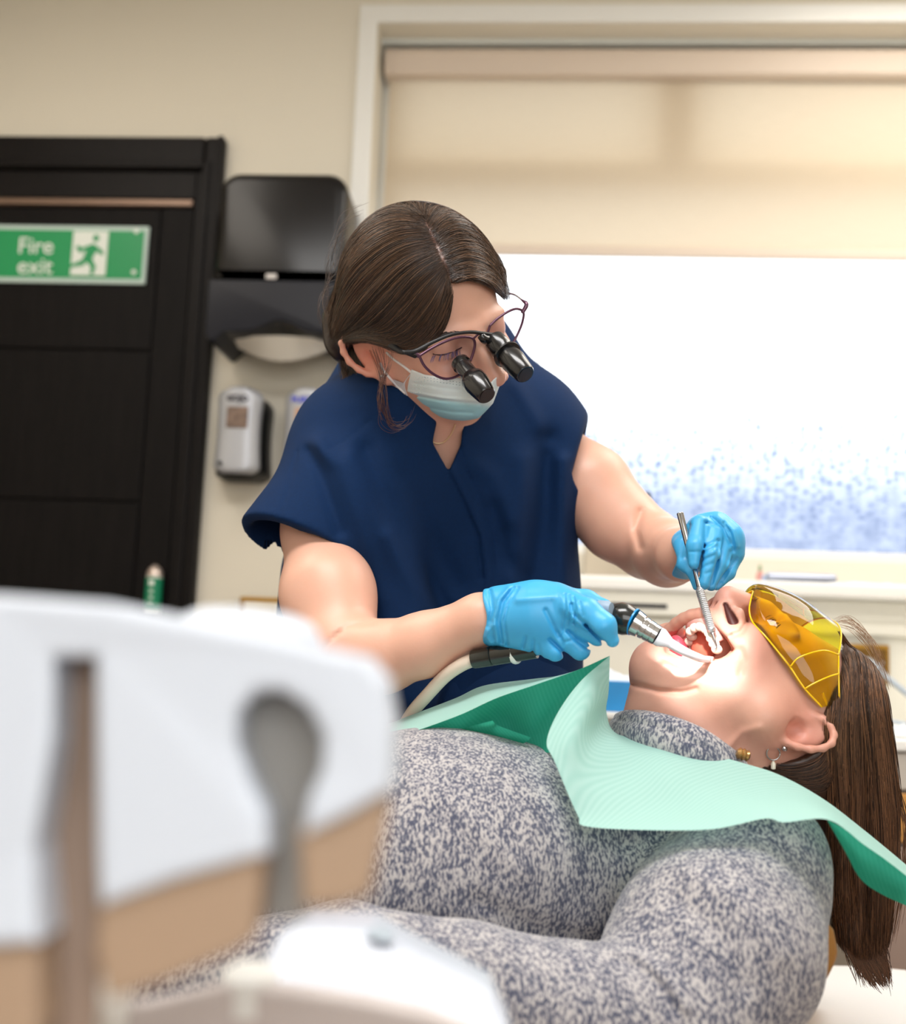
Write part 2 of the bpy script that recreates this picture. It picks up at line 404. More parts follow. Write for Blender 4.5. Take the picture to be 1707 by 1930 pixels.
# roller blind
def blindmat():
    m = bpy.data.materials.new('blind_fabric'); m.use_nodes = True; nt = m.node_tree; nt.nodes.clear(); N = nt.nodes.new; L = nt.links.new
    o = N('ShaderNodeOutputMaterial'); d = N('ShaderNodeBsdfDiffuse'); tl = N('ShaderNodeBsdfTranslucent'); mx = N('ShaderNodeMixShader')
    t = N('ShaderNodeTexCoord'); mp = N('ShaderNodeMapping'); mp.inputs['Scale'].default_value = (6, 1, 260); L(t.outputs['Object'], mp.inputs[0])
    n = N('ShaderNodeTexNoise'); n.inputs['Scale'].default_value = 3; L(mp.outputs[0], n.inputs[0])
    r = N('ShaderNodeValToRGB'); r.color_ramp.elements[0].color = (.60, .50, .38, 1); r.color_ramp.elements[1].color = (.74, .64, .50, 1); L(n.outputs[0], r.inputs[0])
    L(r.outputs[0], d.inputs[0]); tl.inputs[0].default_value = (.80, .66, .47, 1); mx.inputs[0].default_value = .30
    L(d.outputs[0], mx.inputs[1]); L(tl.outputs[0], mx.inputs[2]); L(mx.outputs[0], o.inputs[0]); return m
YBl = YW + .10
bl = thing('roller_blind', 'cream roller blind half lowered over the window behind the dentist', 'blind', (xl + .5, YBl, zt))
b0, b1 = PW(1200, 93, YBl - .03)[2], PW(1200, 141, YBl - .03)[2]
xb0 = xl + .012; xb1 = xwr - .012
M_rail = mat('blind_rail', (216, 200, 184), .5)
def cassette():
    pr = [(-.03, b0), (-.035, b0 - .012), (-.035, b1 + .006), (-.03, b1), (.03, b1), (.03, b0)]
    vs = [(x, YBl + a, z) for x in (xb0, xb1) for a, z in pr]; n = len(pr)
    return mesh_obj('cassette', vs, [list(range(n)), list(range(2 * n - 1, n - 1, -1))] + [[i, i + n, (i + 1) % n + n, (i + 1) % n] for i in range(n)], M_rail, bl, False)
cassette()
z_bar = PW(1300, 487, YBl)[2]
fx = np.linspace(xb0 + .01, xb1 - .01, 40); fz = np.linspace(b1, z_bar + .02, 24)
fv = [(x, YBl + .002 * math.sin(x * 5) * (b1 - z), z) for z in fz for x in fx]
ff = [[i * 40 + j, i * 40 + j + 1, (i + 1) * 40 + j + 1, (i + 1) * 40 + j] for i in range(23) for j in range(39)]
mesh_obj('blind_fabric', fv, ff, blindmat(), bl)
box('bottom_bar', (xb0 + .01, YBl - .008, z_bar), (xb1 - .01, YBl + .008, z_bar + .027), M_rail, bl, .005)
box('trim_3', (xl, YBl - .03, zt - .012), (xwr, YBl + .06, zt), mat('plaster_shade', (222, 226, 222), .7))['kind'] = 'structure'
# ---- boxed-out lower wall with sill board
YS = 2.42
z_s = PW(1400, 1094, YS)[2]; xs0 = PW(1010, 1090, YS)[0]
M_sill = mat('sill_board', (240, 238, 232), .3)
struct(box('wall_dado', (xs0, YS + .03, 0), (XR, YW, z_s - .031), M_cream))
struct(box('trim_4', (xs0, YS - .015, z_s - .03), (XR, YW + .14, z_s), M_sill, bev=.008))
z_t2 = PW(1400, 1178, YS)[2]
struct(box('trim_5', (xs0, YS + .012, z_t2 - .012), (XR, YS + .03, z_t2 + .012), M_cream, bev=.006))
# drawers under the sill : fronts with recessed black pulls
def drawer(u0, u1, v0, v1, slot):
    a = PW(u0, v0, YS + .01); b = PW(u1, v1, YS + .01)
    t = box('drawer_front', (a[0], YS - .004, b[2]), (b[0], YS + .03, a[2]), M_cream, bpy.data.objects['wall_dado'], .004)
    s0 = PW(slot[0], slot[2], YS - .006); s1 = PW(slot[1], slot[3], YS - .006)
    box('pull_slot', (s0[0], YS - .008, s1[2]), (s1[0], YS - .003, s0[2]), M_blackm, t, .002)
drawer(1075, 1420, 1108, 1168, (1150, 1257, 1135, 1147))
# brass double socket on the dado at right
sk0 = PW(1598, 1213, YS + .02); sk1 = PW(1676, 1290, YS + .02)
so = thing('wall_socket', 'square brass wall socket plate on the cream panel at right', 'socket', ((sk0[0] + sk1[0]) / 2, YS + .03, sk1[2]))
box('face_plate', (sk0[0], YS + .016, sk1[2]), (sk1[0], YS + .029, sk0[2]), M_brass, so, .003)
M_bronze = mat('bronze_insert', (112, 80, 30), .4, .7)
box('insert', (sk0[0] + .006, YS + .012, sk1[2] + .006), (sk1[0] - .006, YS + .017, sk0[2] - .008), M_bronze, so, .002)
for uu, vv in ((1663, 1249), (1612, 1249)):
    q = PW(uu, vv, YS + .01); lathe('screw', q + np.array([0, .004, 0]), q - np.array([0, .002, 0]), [(0, .004), (.6, .004), (1, .0025)], M_chrome, so, 12)
# plug & cable from it
q = PW(1640, 1246, YS - .04); q2 = PW(1690, 1292, YS - .1)
pl = thing('cable_plug', 'pale grey plug and lead running from the brass socket', 'cable', q)
lathe('plug_body', q + np.array([0, .05, 0]), q + unit(q2 - q) * .03, [(0, .006), (.2, .012), (.8, .010), (1, .006)], mat('pale_grey_rubber', (176, 188, 200), .4), pl, 16)
tube('lead', [q, PW(1665, 1272, YS - .07), q2, PW(1730, 1330, YS - .15), PW(1760, 1395, YS - .17)], .006, bpy.data.materials['pale_grey_rubber'], pl, 8, 20)
# ---- counter at lower right
YC = 2.02
zc = PW(1690, 1392, YC)[2]; xc0 = PW(1646, 1400, YC)[0]
ct = thing('base_cabinet', 'low cabinet with white top and grey and oak drawer fronts at right', 'cabinet', (xc0 + .5, YC + .2, 0))
box('worktop', (xc0 - .01, YC - .02, zc - .02), (XR - .02, YS + .008, zc), mat('white_worktop', (240, 240, 236), .3), ct, .005)
z1 = PW(1690, 1492, YC)[2]; z2 = PW(1690, 1592, YC)[2]
box('side_panel', (xc0, YC + .004, .08), (xc0 + .018, YS + .008, z1 + .1), mat('grey_beige_board', (176, 164, 152), .5), ct, .002)
box('drawer_grey', (xc0 + .001, YC - .012, z1 + .004), (XR - .03, YC + .004, zc - .022), mat('light_grey_drawer', (190, 182, 172), .5), ct, .003)
box('drawer_oak', (xc0 + .001, YC - .012, z2 + .004), (XR - .03, YC + .004, z1 - .002), mat('oak_veneer', (196, 140, 66), .4, bump=(30, .2, .001, (1, 1, 12)), var=(8, .2, (1, 1, 12))), ct, .003)
box('drawer_lower', (xc0 + .001, YC - .012, .10), (XR - .03, YC + .004, z2 - .002), mat('taupe_drawer', (150, 128, 116), .5), ct, .003)
box('carcass', (xc0 + .02, YC + .01, .0), (XR - .03, YS + .008, zc - .025), bpy.data.materials['grey_beige_board'], ct)
# things on the counter
def on_plane(u, v, z):
    r = c2w(V(u, v, 1.0)) - np.array(CAM_LOC); t = (z - CAM_LOC[2]) / r[2]; return np.array(CAM_LOC) + r * t
pk = PW(1688, 1386, YC + .10); pk[2] = zc
pp = thing('instrument_pouch', 'crumpled white paper pouch on the worktop right of the hair', 'pouch', pk)
def crumple(name, c, sx, sy, h, m, parent, seed=1, n=14):
    r = np.random.default_rng(seed); g = r.normal(size=(n, n)); g = (g + np.roll(g, 1, 0) + np.roll(g, 1, 1)) / 2
    vs = []; 
    for i in range(n):
        for j in range(n):
            a = i / (n - 1) * 2 - 1; b = j / (n - 1) * 2 - 1; e = (1 - a * a) * (1 - b * b)
            vs.append((c[0] + a * sx, c[1] + b * sy, c[2] + .002 + h * e * (.7 + .25 * g[i, j])))
    fs = [[i * n + j, (i + 1) * n + j, (i + 1) * n + j + 1, i * n + j + 1] for i in range(n - 1) for j in range(n - 1)]
    k = len(vs); vs += [(x, y, c[2]) for x, y, z in vs]; fs += [[a + k for a in f[::-1]] for f in fs]
    return mesh_obj(name, vs, fs, m, parent, True)
crumple('pouch_body', pk, .05, .05, .025, mat('paper_white', (244, 245, 244), .7), pp, 3)
q = PW(1672, 1352, YC + .18)
tube('coiled_wire', [q + np.array([.12 * math.cos(a) + .05, .07 * math.sin(a), -.0 + zc + .006 - q[2] + .01 * (1 + math.sin(2 * a))]) for a in np.linspace(0, 7, 24)], .003, bpy.data.materials['pale_grey_rubber'], None, 6, 60)
tag(bpy.data.objects['coiled_wire'], 'thin grey wire coiled on the white worktop', 'wire')
# ---- things on the sill
M_steel = mat('brushed_steel', (150, 155, 170), .28, .9)
p0 = PW(1443, 1076, YS + .08); p1 = PW(1574, 1082, YS + .08); p0[2] = p1[2] = z_s + .013
sr = thing('sealer_tube', 'steel cylinder lying on the windowsill beside the gloved hand', 'cylinder', (p0 + p1) / 2 - np.array([0, 0, .013]))
lathe('barrel', p0, p1, [(0, .008), (.03, .0125), (.97, .0125), (1, .011)], M_steel, sr, 24)
lathe('end_cap', p0 - (p1 - p0) * .06, p0, [(0, .004), (.5, .007), (1, .009)], mat('pale_blue_plastic', (170, 186, 214), .3), sr, 20)
p = PW(1432, 1062, YS + .10); p[2] = z_s
bt = thing('small_tube', 'tiny pink and green tube standing on the windowsill', 'tube', p)
lathe('tube_body', p, p + np.array([0, 0, .03]), [(0, .008), (.7, .008), (1, .003)], mat('pink_plastic', (214, 150, 140), .5), bt, 14)
lathe('tube_cap', p + np.array([0, 0, .03]), p + np.array([0, 0, .042]), [(0, .004), (1, .003)], mat('sage_plastic', (150, 170, 130), .5), bt, 12)
p = PW(1640, 1100, YS + .07); p[2] = z_s
crumple('paper_sheet', p, .14, .06, .008, bpy.data.materials['paper_white'], None, 8); tag(bpy.data.objects['paper_sheet'], 'loose white paper lying on the windowsill at far right', 'paper')
a = PW(1104, 1006, YS + .2); b = PW(1196, 1066, YS + .2)
fb = thing('storage_box', 'beige open-topped box on the windowsill behind the raised arm', 'box', ((a[0] + b[0]) / 2, YS + .24, z_s))
M_beige = mat('beige_card', (196, 184, 164), .7)
x0, x1, y0, y1 = a[0], b[0] + .03, YS + .2, YS + .28; h_ = a[2]
box('front_panel', (x0, y0, z_s), (x1, y0 + .004, h_), M_beige, fb, .001); box('back_panel', (x0, y1 - .004, z_s), (x1, y1, h_), M_beige, fb, .001)
box('side_panel', (x0, y0 + .004, z_s), (x0 + .004, y1 - .004, h_), M_beige, fb, .001); box('side_panel', (x1 - .004, y0 + .004, z_s), (x1, y1 - .004, h_), M_beige, fb, .001)
box('base_panel', (x0 + .004, y0 + .004, z_s), (x1 - .004, y1 - .004, z_s + .004), M_beige, fb)
box('edge_strip', (x0 - .004, y0 - .003, h_ - .006), (x1 + .004, y0, h_), mat('gold_edge', (190, 150, 80), .4, .3), fb)
p = PW(1217, 960, YS + .13); tp = PW(1217, 928, YS + .13)
bo = thing('pump_bottle', 'dark capped bottle just showing above the raised arm', 'bottle', (p[0], p[1], z_s))
lathe('bottle_body', (p[0], p[1], z_s), (p[0], p[1], p[2]), [(0, .02), (.9, .02), (1, .010)], mat('smoky_plastic', (70, 74, 80), .3), bo, 20)
lathe('bottle_cap', (p[0], p[1], p[2]), (p[0], p[1], tp[2]), [(0, .012), (.8, .012), (1, .008)], M_blackm, bo, 16)
a = PW(990, 680, YG - .05); b = PW(1016, 730, YG - .05)
sb_ = thing('window_restrictor', 'small pale grey catch on the window frame behind the loupes', 'catch', (a[0], YG - .06, b[2]))
box('catch_plate', (a[0] - .03, YG - .06, b[2] - .06), (b[0], YG - .001, a[2]), mat('grey_catch', (196, 204, 222), .4), sb_, .004)
box('catch_lever', (a[0] - .02, YG - .075, b[2] - .03), (a[0] - .002, YG - .06, a[2] - .005), bpy.data.materials['grey_catch'], sb_, .003)
# blue box behind patient's chin
a = PW(1120, 1278, 2.0); b = PW(1236, 1345, 2.0)
# mobile cabinet that carries the blue box
mc = thing('mobile_cabinet', 'white mobile cabinet behind the patient chin carrying a blue tray', 'cabinet', (b[0] - .1, 2.1, 0))
box('cabinet_body', (a[0] - .12, 1.98, .06), (b[0] + .06, 2.25, b[2] - .012), M_cream, mc, .008); box('cabinet_top', (a[0] - .13, 1.97, b[2] - .012), (b[0] + .07, 2.26, b[2]), M_white, mc, .004)
for i in range(3): 
    zz = .12 + i * (b[2] - .16) / 3; box('drawer_front', (a[0] - .11, 1.97, zz), (b[0] + .05, 1.98, zz + (b[2] - .16) / 3 - .01), M_white, mc, .003)
for sx in (a[0] - .08, b[0] + .02):
    for sy in (2.01, 2.22): lathe('castor', (sx - .01, sy, .03), (sx + .01, sy, .03), [(0, .028), (.5, .03), (1, .028)], M_blackm, mc, 16); box('castor_stem', (sx - .008, sy - .008, .04), (sx + .008, sy + .008, .062), M_chrome, mc)
bb = thing('blue_tray', 'blue plastic tray of white wipes behind the patient chin', 'tray', ((a[0] + b[0]) / 2, 2.04, b[2]))
M_blue = mat('blue_plastic', (40, 140, 205), .35)
x0, x1, y0, y1, z0_, z1_ = a[0] - .06, b[0], 2.0, 2.1, b[2], a[2] - .003
box('front_panel', (x0, y0, z0_), (x1, y0 + .005, z1_), M_blue, bb, .002); box('back_panel', (x0, y1 - .005, z0_), (x1, y1, z1_), M_blue, bb, .002)
box('side_panel', (x0, y0 + .005, z0_), (x0 + .005, y1 - .005, z1_), M_blue, bb, .002); box('side_panel', (x1 - .005, y0 + .005, z0_), (x1, y1 - .005, z1_), M_blue, bb, .002)
box('tray_base', (x0 + .005, y0 + .005, z0_), (x1 - .005, y1 - .005, z0_ + .004), M_blue, bb)
crumple('wipes', ((x0 + x1) / 2, (y0 + y1) / 2, z0_ + .03), (x1 - x0) * .44, .04, .035, mat('wipe_white', (222, 232, 246), .8), bb, 5)
# ---- door at left
YD = YW
dr = bpy.data.objects.new('door_1', None); dr.location = (PW(150, 700, YD)[0], YD, 0); scene.collection.objects.link(dr); dr['kind'] = 'structure'
xr = PW(430, 266, YD)[0]; zd = PW(300, 266, YD)[2]; xdl = XL + .02
xi = PW(384, 400, YD)[0]; zi = PW(300, 322, YD - .02)[2]
box('architrave', (xi, YD - .028, 0), (xr, YD, zd), M_dark, dr, .007); box('architrave', (xdl, YD - .028, zi), (xi, YD, zd), M_dark, dr, .007)
box('architrave_bead', (xi - .0, YD - .036, 0), (xi + .018, YD - .026, zi + .02), M_dark, dr, .004)
box('architrave_bead', (xr - .016, YD - .036, 0), (xr - .002, YD - .026, zd), M_dark, dr, .004)
box('architrave_bead', (xdl, YD - .036, zi + .002), (xi, YD - .026, zi + .02), M_dark, dr, .004)
# jamb steps in, leaf sits back
box('door_jamb', (xi - .016, YD - .02, 0), (xi, YD, zi), M_dark, dr, .002)
M_leaf = mat('dark_door_leaf', (15, 12, 12), .5, bump=(26, .25, .002, (6, 6, .5)), var=(18, .3, (5, 5, .4)), spec=.12)
zl = PW(200, 383, YD - .01)[2]
xst = PW(283, 700, YD - .012)[0]; zr1 = PW(100, 658, YD - .012)[2]; zr2 = PW(100, 942, YD - .012)[2]; zr0 = PW(100, 402, YD)[2]
leaf = box('door_leaf', (xdl, YD - .006, 0), (xi - .016, YD, zi), M_leaf, dr)
box('head_board', (xdl, YD - .018, zl + .01), (xi - .018, YD - .006, zi), M_dark, dr, .003)
box('metal_strip', (xdl, YD - .024, zl - .010), (xi - .022, YD - .006, zl + .006), mat('bronze_strip', (122, 100, 86), .35, .6), dr, .002)
zz = [0.02, zr2 - .25 - .9, zr2, zr1, zl - .012]
box('stile', (xst + .003, YD - .014, .01), (xi - .020, YD - .006, zl - .012), M_leaf, leaf, .002)
for z0_, z1_ in ((.02, .55), (.555, zr2 - .003), (zr2 + .003, zr1 - .003), (zr1 + .003, zl - .014)):
    box('door_panel', (xdl + .01, YD - .013, z0_), (xst - .003, YD - .006, z1_), M_leaf, leaf, .003)
# sign
sa = PW(-60, 421, YD - .03); sbb = PW(278, 424, YD - .03); sc_ = PW(271, 533, YD - .03)
z_hi = sbb[2]; z_lo = sc_[2]; xs1 = (sbb[0] + sc_[0]) / 2; xs_0 = xs1 - (z_hi - z_lo) * 3.0
sg = thing('fire_exit_sign', 'green and white fire exit sign on the dark door', 'sign', ((xs_0 + xs1) / 2, YD - .02, z_lo))
M_green = mat('sign_green', (0, 146, 84), .35); M_sw = mat('sign_white', (226, 232, 224), .45)
Ys = YD - .016
box('sign_plate', (xs_0, Ys - .004, z_lo), (xs1, Ys + .003, z_hi), mat('sign_border', (188, 208, 200), .4), sg, .002)
hh = z_hi - z_lo
box('green_panel', (xs_0 + .008, Ys - .0055, z_lo + hh * .085), (xs1 - .010, Ys - .0038, z_hi - hh * .085), M_green, sg)
def text3d(name, s, size, loc, m, parent, rot=(90, 0, 0), align='LEFT', ext=.0006, off=0.0, shear=0.0, sx=1.0):
    c = bpy.data.curves.new(name, 'FONT'); c.body = s; c.size = size; c.extrude = ext; c.align_x = align; c.offset = off; c.shear = shear
    to = bpy.data.objects.new(name, c); scene.collection.objects.link(to); bpy.context.view_layer.update()
    me = bpy.data.meshes.new_from_object(to); bpy.data.objects.remove(to)
    R = Matrix.Rotation(math.radians(rot[2]), 3, 'Z') @ Matrix.Rotation(math.radians(rot[0]), 3, 'X')
    vs = [tuple((R @ Vector((v.co.x * sx, v.co.y, v.co.z))) + Vector(loc)) for v in me.vertices]; fs = [list(p.vertices) for p in me.polygons]
    return mesh_obj(name, vs, fs, m, parent, False)
tl_ = PW(32, 477, Ys - .006); text3d('lettering', 'Fire', hh * .40, (tl_[0], Ys - .006, tl_[2]), M_sw, sg, off=.0004)
tl_ = PW(31, 515, Ys - .006); text3d('lettering', 'exit', hh * .40, (tl_[0], Ys - .006, tl_[2]), M_sw, sg, off=.0004)
# running-figure pictogram
pa = PW(137, 435, Ys - .006); pb = PW(199, 518, Ys - .006); pc = PW(194, 518, Ys - .006)
px0, px1, pz0, pz1 = pa[0] + .003, pb[0] - .001, z_lo + hh * .13, z_hi - hh * .10
box('pictogram_panel', (px0, Ys - .0068, pz0), (px1, Ys - .005, pz1), M_sw, sg)
def pic(poly, name='running_figure'):
    pts = [(px0 + (px1 - px0) * x, Ys - .0068, pz0 + (pz1 - pz0) * y) for x, y in poly]
    return poly_slab(name, pts, (0, -.0008, 0), M_green, sg)
fig = [(.42, .66), (.60, .72), (.70, .66), (.88, .56), (.92, .48), (.84, .46), (.70, .54), (.64, .46), (.60, .36), (.72, .20), (.66, .02), (.56, .02), (.58, .18), (.44, .30), (.36, .22), (.08, .18), (-.04, .16), (-.04, .24), (.10, .27), (.30, .34), (.36, .44), (.40, .58), (.26, .50), (.16, .56), (.10, .62), (.16, .68), (.26, .62)]
pic(fig); pic([(.66 + .09 * math.cos(t), .84 + .08 * math.sin(t)) for t in np.linspace(0, 6.283, 14)[:-1]], 'running_head')
for uu, vv in ((257, 436), (252, 513)):
    q = PW(uu, vv, Ys - .006); lathe('sign_screw', (q[0], Ys - .005, q[2]), (q[0], Ys - .008, q[2]), [(0, .006), (.7, .006), (1, .004)], M_sw, sg, 14)
# green door notice with metal dome
na = PW(294, 1064, YD - .03); nb = PW(294, 1162, YD - .03); wv = .0295
dn = thing('door_notice', 'small green and white capsule plate with silver top low on the door', 'plate', (na[0], YD - .02, nb[2]))
zt_ = na[2]; zb_ = nb[2]; hh2 = zt_ - zb_
lathe('capsule_tube', (na[0], YD - .034, zb_), (na[0], YD - .034, zt_ - hh2 * .24), [(0, wv * .55), (.06, wv * .62), (1, wv * .62)], M_sw, dn, 24)
lathe('green_label', (na[0], YD - .034, zb_ + hh2 * .10), (na[0], YD - .034, zt_ - hh2 * .27), [(0, wv * .66), (1, wv * .66)], mat('label_green', (0, 126, 88), .4), dn, 24)
lathe('dome_cap', (na[0], YD - .034, zt_ - hh2 * .24), (na[0], YD - .034, zt_), [(0, wv * .64), (.35, wv * .62), (.7, wv * .45), (.92, wv * .2), (1, .001)], mat('silver_cap', (196, 180, 170), .3, .6), dn, 24)
q = na[0]; box('label_mark', (q - .006, YD - .0545, zt_ - hh2 * .42), (q + .006, YD - .052, zt_ - hh2 * .32), M_sw, dn, .001)
for i in range(3): box('label_mark', (q - .004, YD - .0545, zt_ - hh2 * (.55 + i * .12)), (q + .005, YD - .0525, zt_ - hh2 * (.51 + i * .12)), M_sw, dn, .001)
# ---- paper towel dispenser
YT = YD - .21
t0 = PW(425, 326, YT); t1 = PW(655, 326, YT); t2 = PW(400, 644, YT); tz_j = PW(520, 528, YT)[2]
tx0 = PW(430, 326, YT)[0] - .018; tx1 = PW(652, 400, YT)[0]; tz1 = PW(540, 323, YT)[2]; tz0 = PW(520, 646, YT)[2]
td = thing('paper_towel_dispenser', 'large black paper towel dispenser on the wall beside the door', 'dispenser', ((tx0 + tx1) / 2, YT + .1, tz0))
def rshape(x0, x1, z0, z1, r, y0, y1, m, name, parent, bev=.02, bottom=None, rb=.01):
    """front-view rounded rectangle with bulging front, extruded back to the wall"""
    import bmesh
    pts = []
    for cx, cz, rr, a0 in ((x1 - r, z1 - r, r, 0), (x0 + r, z1 - r, r, 90), (x0 + rb, z0 + rb, rb, 180), (x1 - rb, z0 + rb, rb, 270)):
        if bottom is not None and a0 == 270: pts += bottom
        for k in range(7):
            a = math.radians(a0 + 15 * k); pts.append((cx + rr * math.cos(a), cz + rr * math.sin(a)))
    bm = bmesh.new(); f1 = bm.faces.new([bm.verts.new((x, y1, z)) for x, z in pts]); ext = bmesh.ops.extrude_face_region(bm, geom=[f1])
    for v in [g for g in ext['geom'] if isinstance(g, bmesh.types.BMVert)]: v.co.y = y0
    bmesh.ops.recalc_face_normals(bm, faces=bm.faces)
    ed = [e for e in bm.edges if all(abs(v.co.y - y0) < 1e-5 for v in e.verts)]
    bmesh.ops.bevel(bm, geom=ed, offset=bev, segments=5, profile=.5, affect='EDGES')
    vs = [v.co[:] for v in bm.verts]; fs = [[v.index for v in f.verts] for f in bm.faces]; bm.verts.index_update()
    fs = [[v.index for v in f.verts] for f in bm.faces]; bm.free()
    o = mesh_obj(name, vs, fs, m, parent, True); e = o.modifiers.new('edge', 'EDGE_SPLIT'); e.split_angle = math.radians(40); return o
cov = rshape(tx0, tx1, tz_j, tz1, .045, YT, YD - .03, M_black, 'cover', td, .022, rb=.003)
wave = []
w_ = tx1 - tx0
for k in range(13):
    s = k / 12; wave.append((tx0 + w_ * (.12 + .76 * s), tz0 + .022 + .028 * math.exp(-((s - .55) / .2) ** 2)))
rshape(tx0 - .008, tx1 + .006, tz0, tz_j - .002, .004, YT - .006, YD - .03, mat('smoky_panel', (28, 29, 36), .35, spec=.2), 'smoked_window', td, .0035, bottom=wave, rb=.02)
box('back_plate', (tx0 + .01, YD - .03, tz0 + .05), (tx1 - .01, YD, tz1 - .02), M_blackm, td)
q = PW(511, 521, YT - .004); box('lock_button', (q[0] - .012, YT - .006, q[2] - .006), (q[0] + .012, YT - .001, q[2] + .006), mat('grey_lock', (205, 200, 196), .35), cov, .003)
# paper tongue
pv = []
for i in range(9):
    for j in range(5):
        a = i / 8; b_ = j / 4; pv.append((tx0 + w_ * (.14 + .72 * a), YT + .05 + .05 * b_ - .02 * math.sin(a * 3.1), tz0 + .035 - .045 * b_ * math.sin(.25 + a * 2.6) - .01))
paper = mesh_obj('paper_towel', pv, [[i * 5 + j, i * 5 + j + 1, (i + 1) * 5 + j + 1, (i + 1) * 5 + j] for i in range(8) for j in range(4)], mat('towel_paper', (228, 222, 210), .8), td)
# ---- soap dispensers
def soap(u0, u1, v0, v1, name, label, brand, col, win_c):
    Yq = YD - .10; xc = (PW(u0, v1, Yq)[0] + PW(u1, v0, Yq)[0]) / 2; hw = (PW(u1, 800, Yq)[0] - PW(u0, 800, Yq)[0]) / 2; z1 = PW(u0, v0, Yq)[2]; z0 = PW(u0, v1, Yq)[2]; h = z1 - z0
    t = thing(name, label, 'dispenser', (xc, YD - .05, z0))
    def waist(z): s = (z - z0) / h; return hw * (1 - .10 * math.sin(s * math.pi))
    def body(nm, k, y0, y1, m, zz0, zz1, topr):
        n = 20; L_ = []; 
        for i in range(n + 1):
            s = i / n; z = zz0 + (zz1 - zz0) * s; e = 1.0
            if s > 1 - topr: e = math.sqrt(max(0, 1 - ((s - 1 + topr) / topr) ** 2)) * .55 + .45
            if s < .10: e = math.sqrt(max(0, 1 - ((.10 - s) / .10) ** 2)) * .35 + .65
            L_.append((waist(z) * k * e, z))
        vs = []; m_ = 9
        for w, z in L_:
            for j in range(m_):
                a = -1 + 2 * j / (m_ - 1); vs.append((xc + w * a, y0 + (y1 - y0) * (a * a) ** 2 * .5, z))
            for j in range(m_): a = 1 - 2 * j / (m_ - 1); vs.append((xc + w * a, y1, z))
        r = 2 * m_; fs = [[i * r + j, i * r + (j + 1) % r, (i + 1) * r + (j + 1) % r, (i + 1) * r + j] for i in range(n) for j in range(r)]
        fs += [list(range(r))[::-1], [n * r + j for j in range(r)]]
        return mesh_obj(nm, vs, fs, m, t, True)
    body('back_shell', 1.16, YD - .085, YD - .0, M_blackm, z0 - .008, z1 - .01, .15)
    fcv = body('front_cover', 1.0, Yq - .012, YD - .08, bpy.data.materials.get('silver_cover') or mat('silver_cover', (176, 178, 184), .35, .3), z0, z1, .16)
    zz = z1 - h * .42; box('level_window', (xc - hw * .46, Yq - .0145, z1 - h * .49), (xc + hw * .46, Yq - .011, z1 - h * .24), win_c, fcv, .004)
    text3d('brand_lettering', brand, h * .095, (xc - .002, Yq - .0135, z1 - h * .175), col, fcv, align='CENTER', off=.0008)
    lathe('sensor_dot', (xc - hw * .62, Yq - .010, z0 + h * .1), (xc - hw * .62, Yq - .0135, z0 + h * .1), [(0, .006), (1, .005)], M_blackm, fcv, 14)
    return t
W1 = mat('soap_window', (120, 100, 88), .3, var=(60, .4)); W2 = mat('gel_window', (176, 140, 116), .3, var=(40, .3))
soap(404, 492, 729, 890, 'soap_dispenser', 'silver and black soap dispenser nearest the door frame', 'GOJO', mat('ink_dark', (60, 56, 64), .5), W1)
soap(532, 618, 732, 892, 'soap_dispenser', 'silver dispenser with blue lettering, partly behind the navy shoulder', 'PURELL', mat('ink_blue', (70, 80, 200), .5), W2)
# brass-edged switch plate low on the wall
a = PW(452, 1124, YD - .01); b = PW(590, 1210, YD - .01)
sw = thing('wall_switch_plate', 'cream wall plate with a thin brass edge behind the foreground unit', 'wall plate', ((a[0] + b[0]) / 2, YD - .01, b[2]))
box('plate_edge', (a[0], YD - .010, b[2]), (b[0], YD, a[2]), M_brass, sw, .003)
box('plate_face', (a[0] + .012, YD - .013, b[2] + .012), (b[0] - .012, YD - .009, a[2] - .012), mat('plate_cream', (224, 214, 192), .4), sw, .003)
q = PW(533, 1150, YD - .02); box('rocker', (q[0] - .016, YD - .024, q[2] - .03), (q[0] + .016, YD - .012, q[2] + .012), M_white, sw, .004)
for nm, a_, b_ in (('baseboard_back', (xr, YW - .02, 0), (xs0, YW, .12)), ('baseboard_left', (XL, YB + .02, 0), (XL + .02, YW - .02, .12)), ('baseboard_behind', (XL + .02, YB, 0), (XR, YB + .02, .12))): struct(box(nm, a_, b_, M_white))
# ================================================================ PEOPLE helpers
def poly_px(poly, dmin=0, dmax=9):
    """prism through the scene whose outline is given from the front; distance in metres"""
    q = np.asarray(poly, float); a = q; b = np.roll(q, -1, 0)
    def f(P):
        u, v = px(P); sc_ = -P[:, 2] / F; best = np.full(len(P), 1e9); inside = np.zeros(len(P), bool)
        for (x0, y0), (x1, y1) in zip(a, b):
            ex, ey = x1 - x0, y1 - y0; t = np.clip(((u - x0) * ex + (v - y0) * ey) / (ex * ex + ey * ey), 0, 1)
            best = np.minimum(best, (u - x0 - t * ex) ** 2 + (v - y0 - t * ey) ** 2)
            c = ((y0 > v) != (y1 > v)) & (u < (x1 - x0) * (v - y0) / (y1 - y0 + 1e-12) + x0); inside ^= c
        d = np.sqrt(best) * np.where(inside, -1, 1) * sc_; z = -P[:, 2]
        return np.maximum(d, np.maximum(dmin - z, z - dmax))
    return f
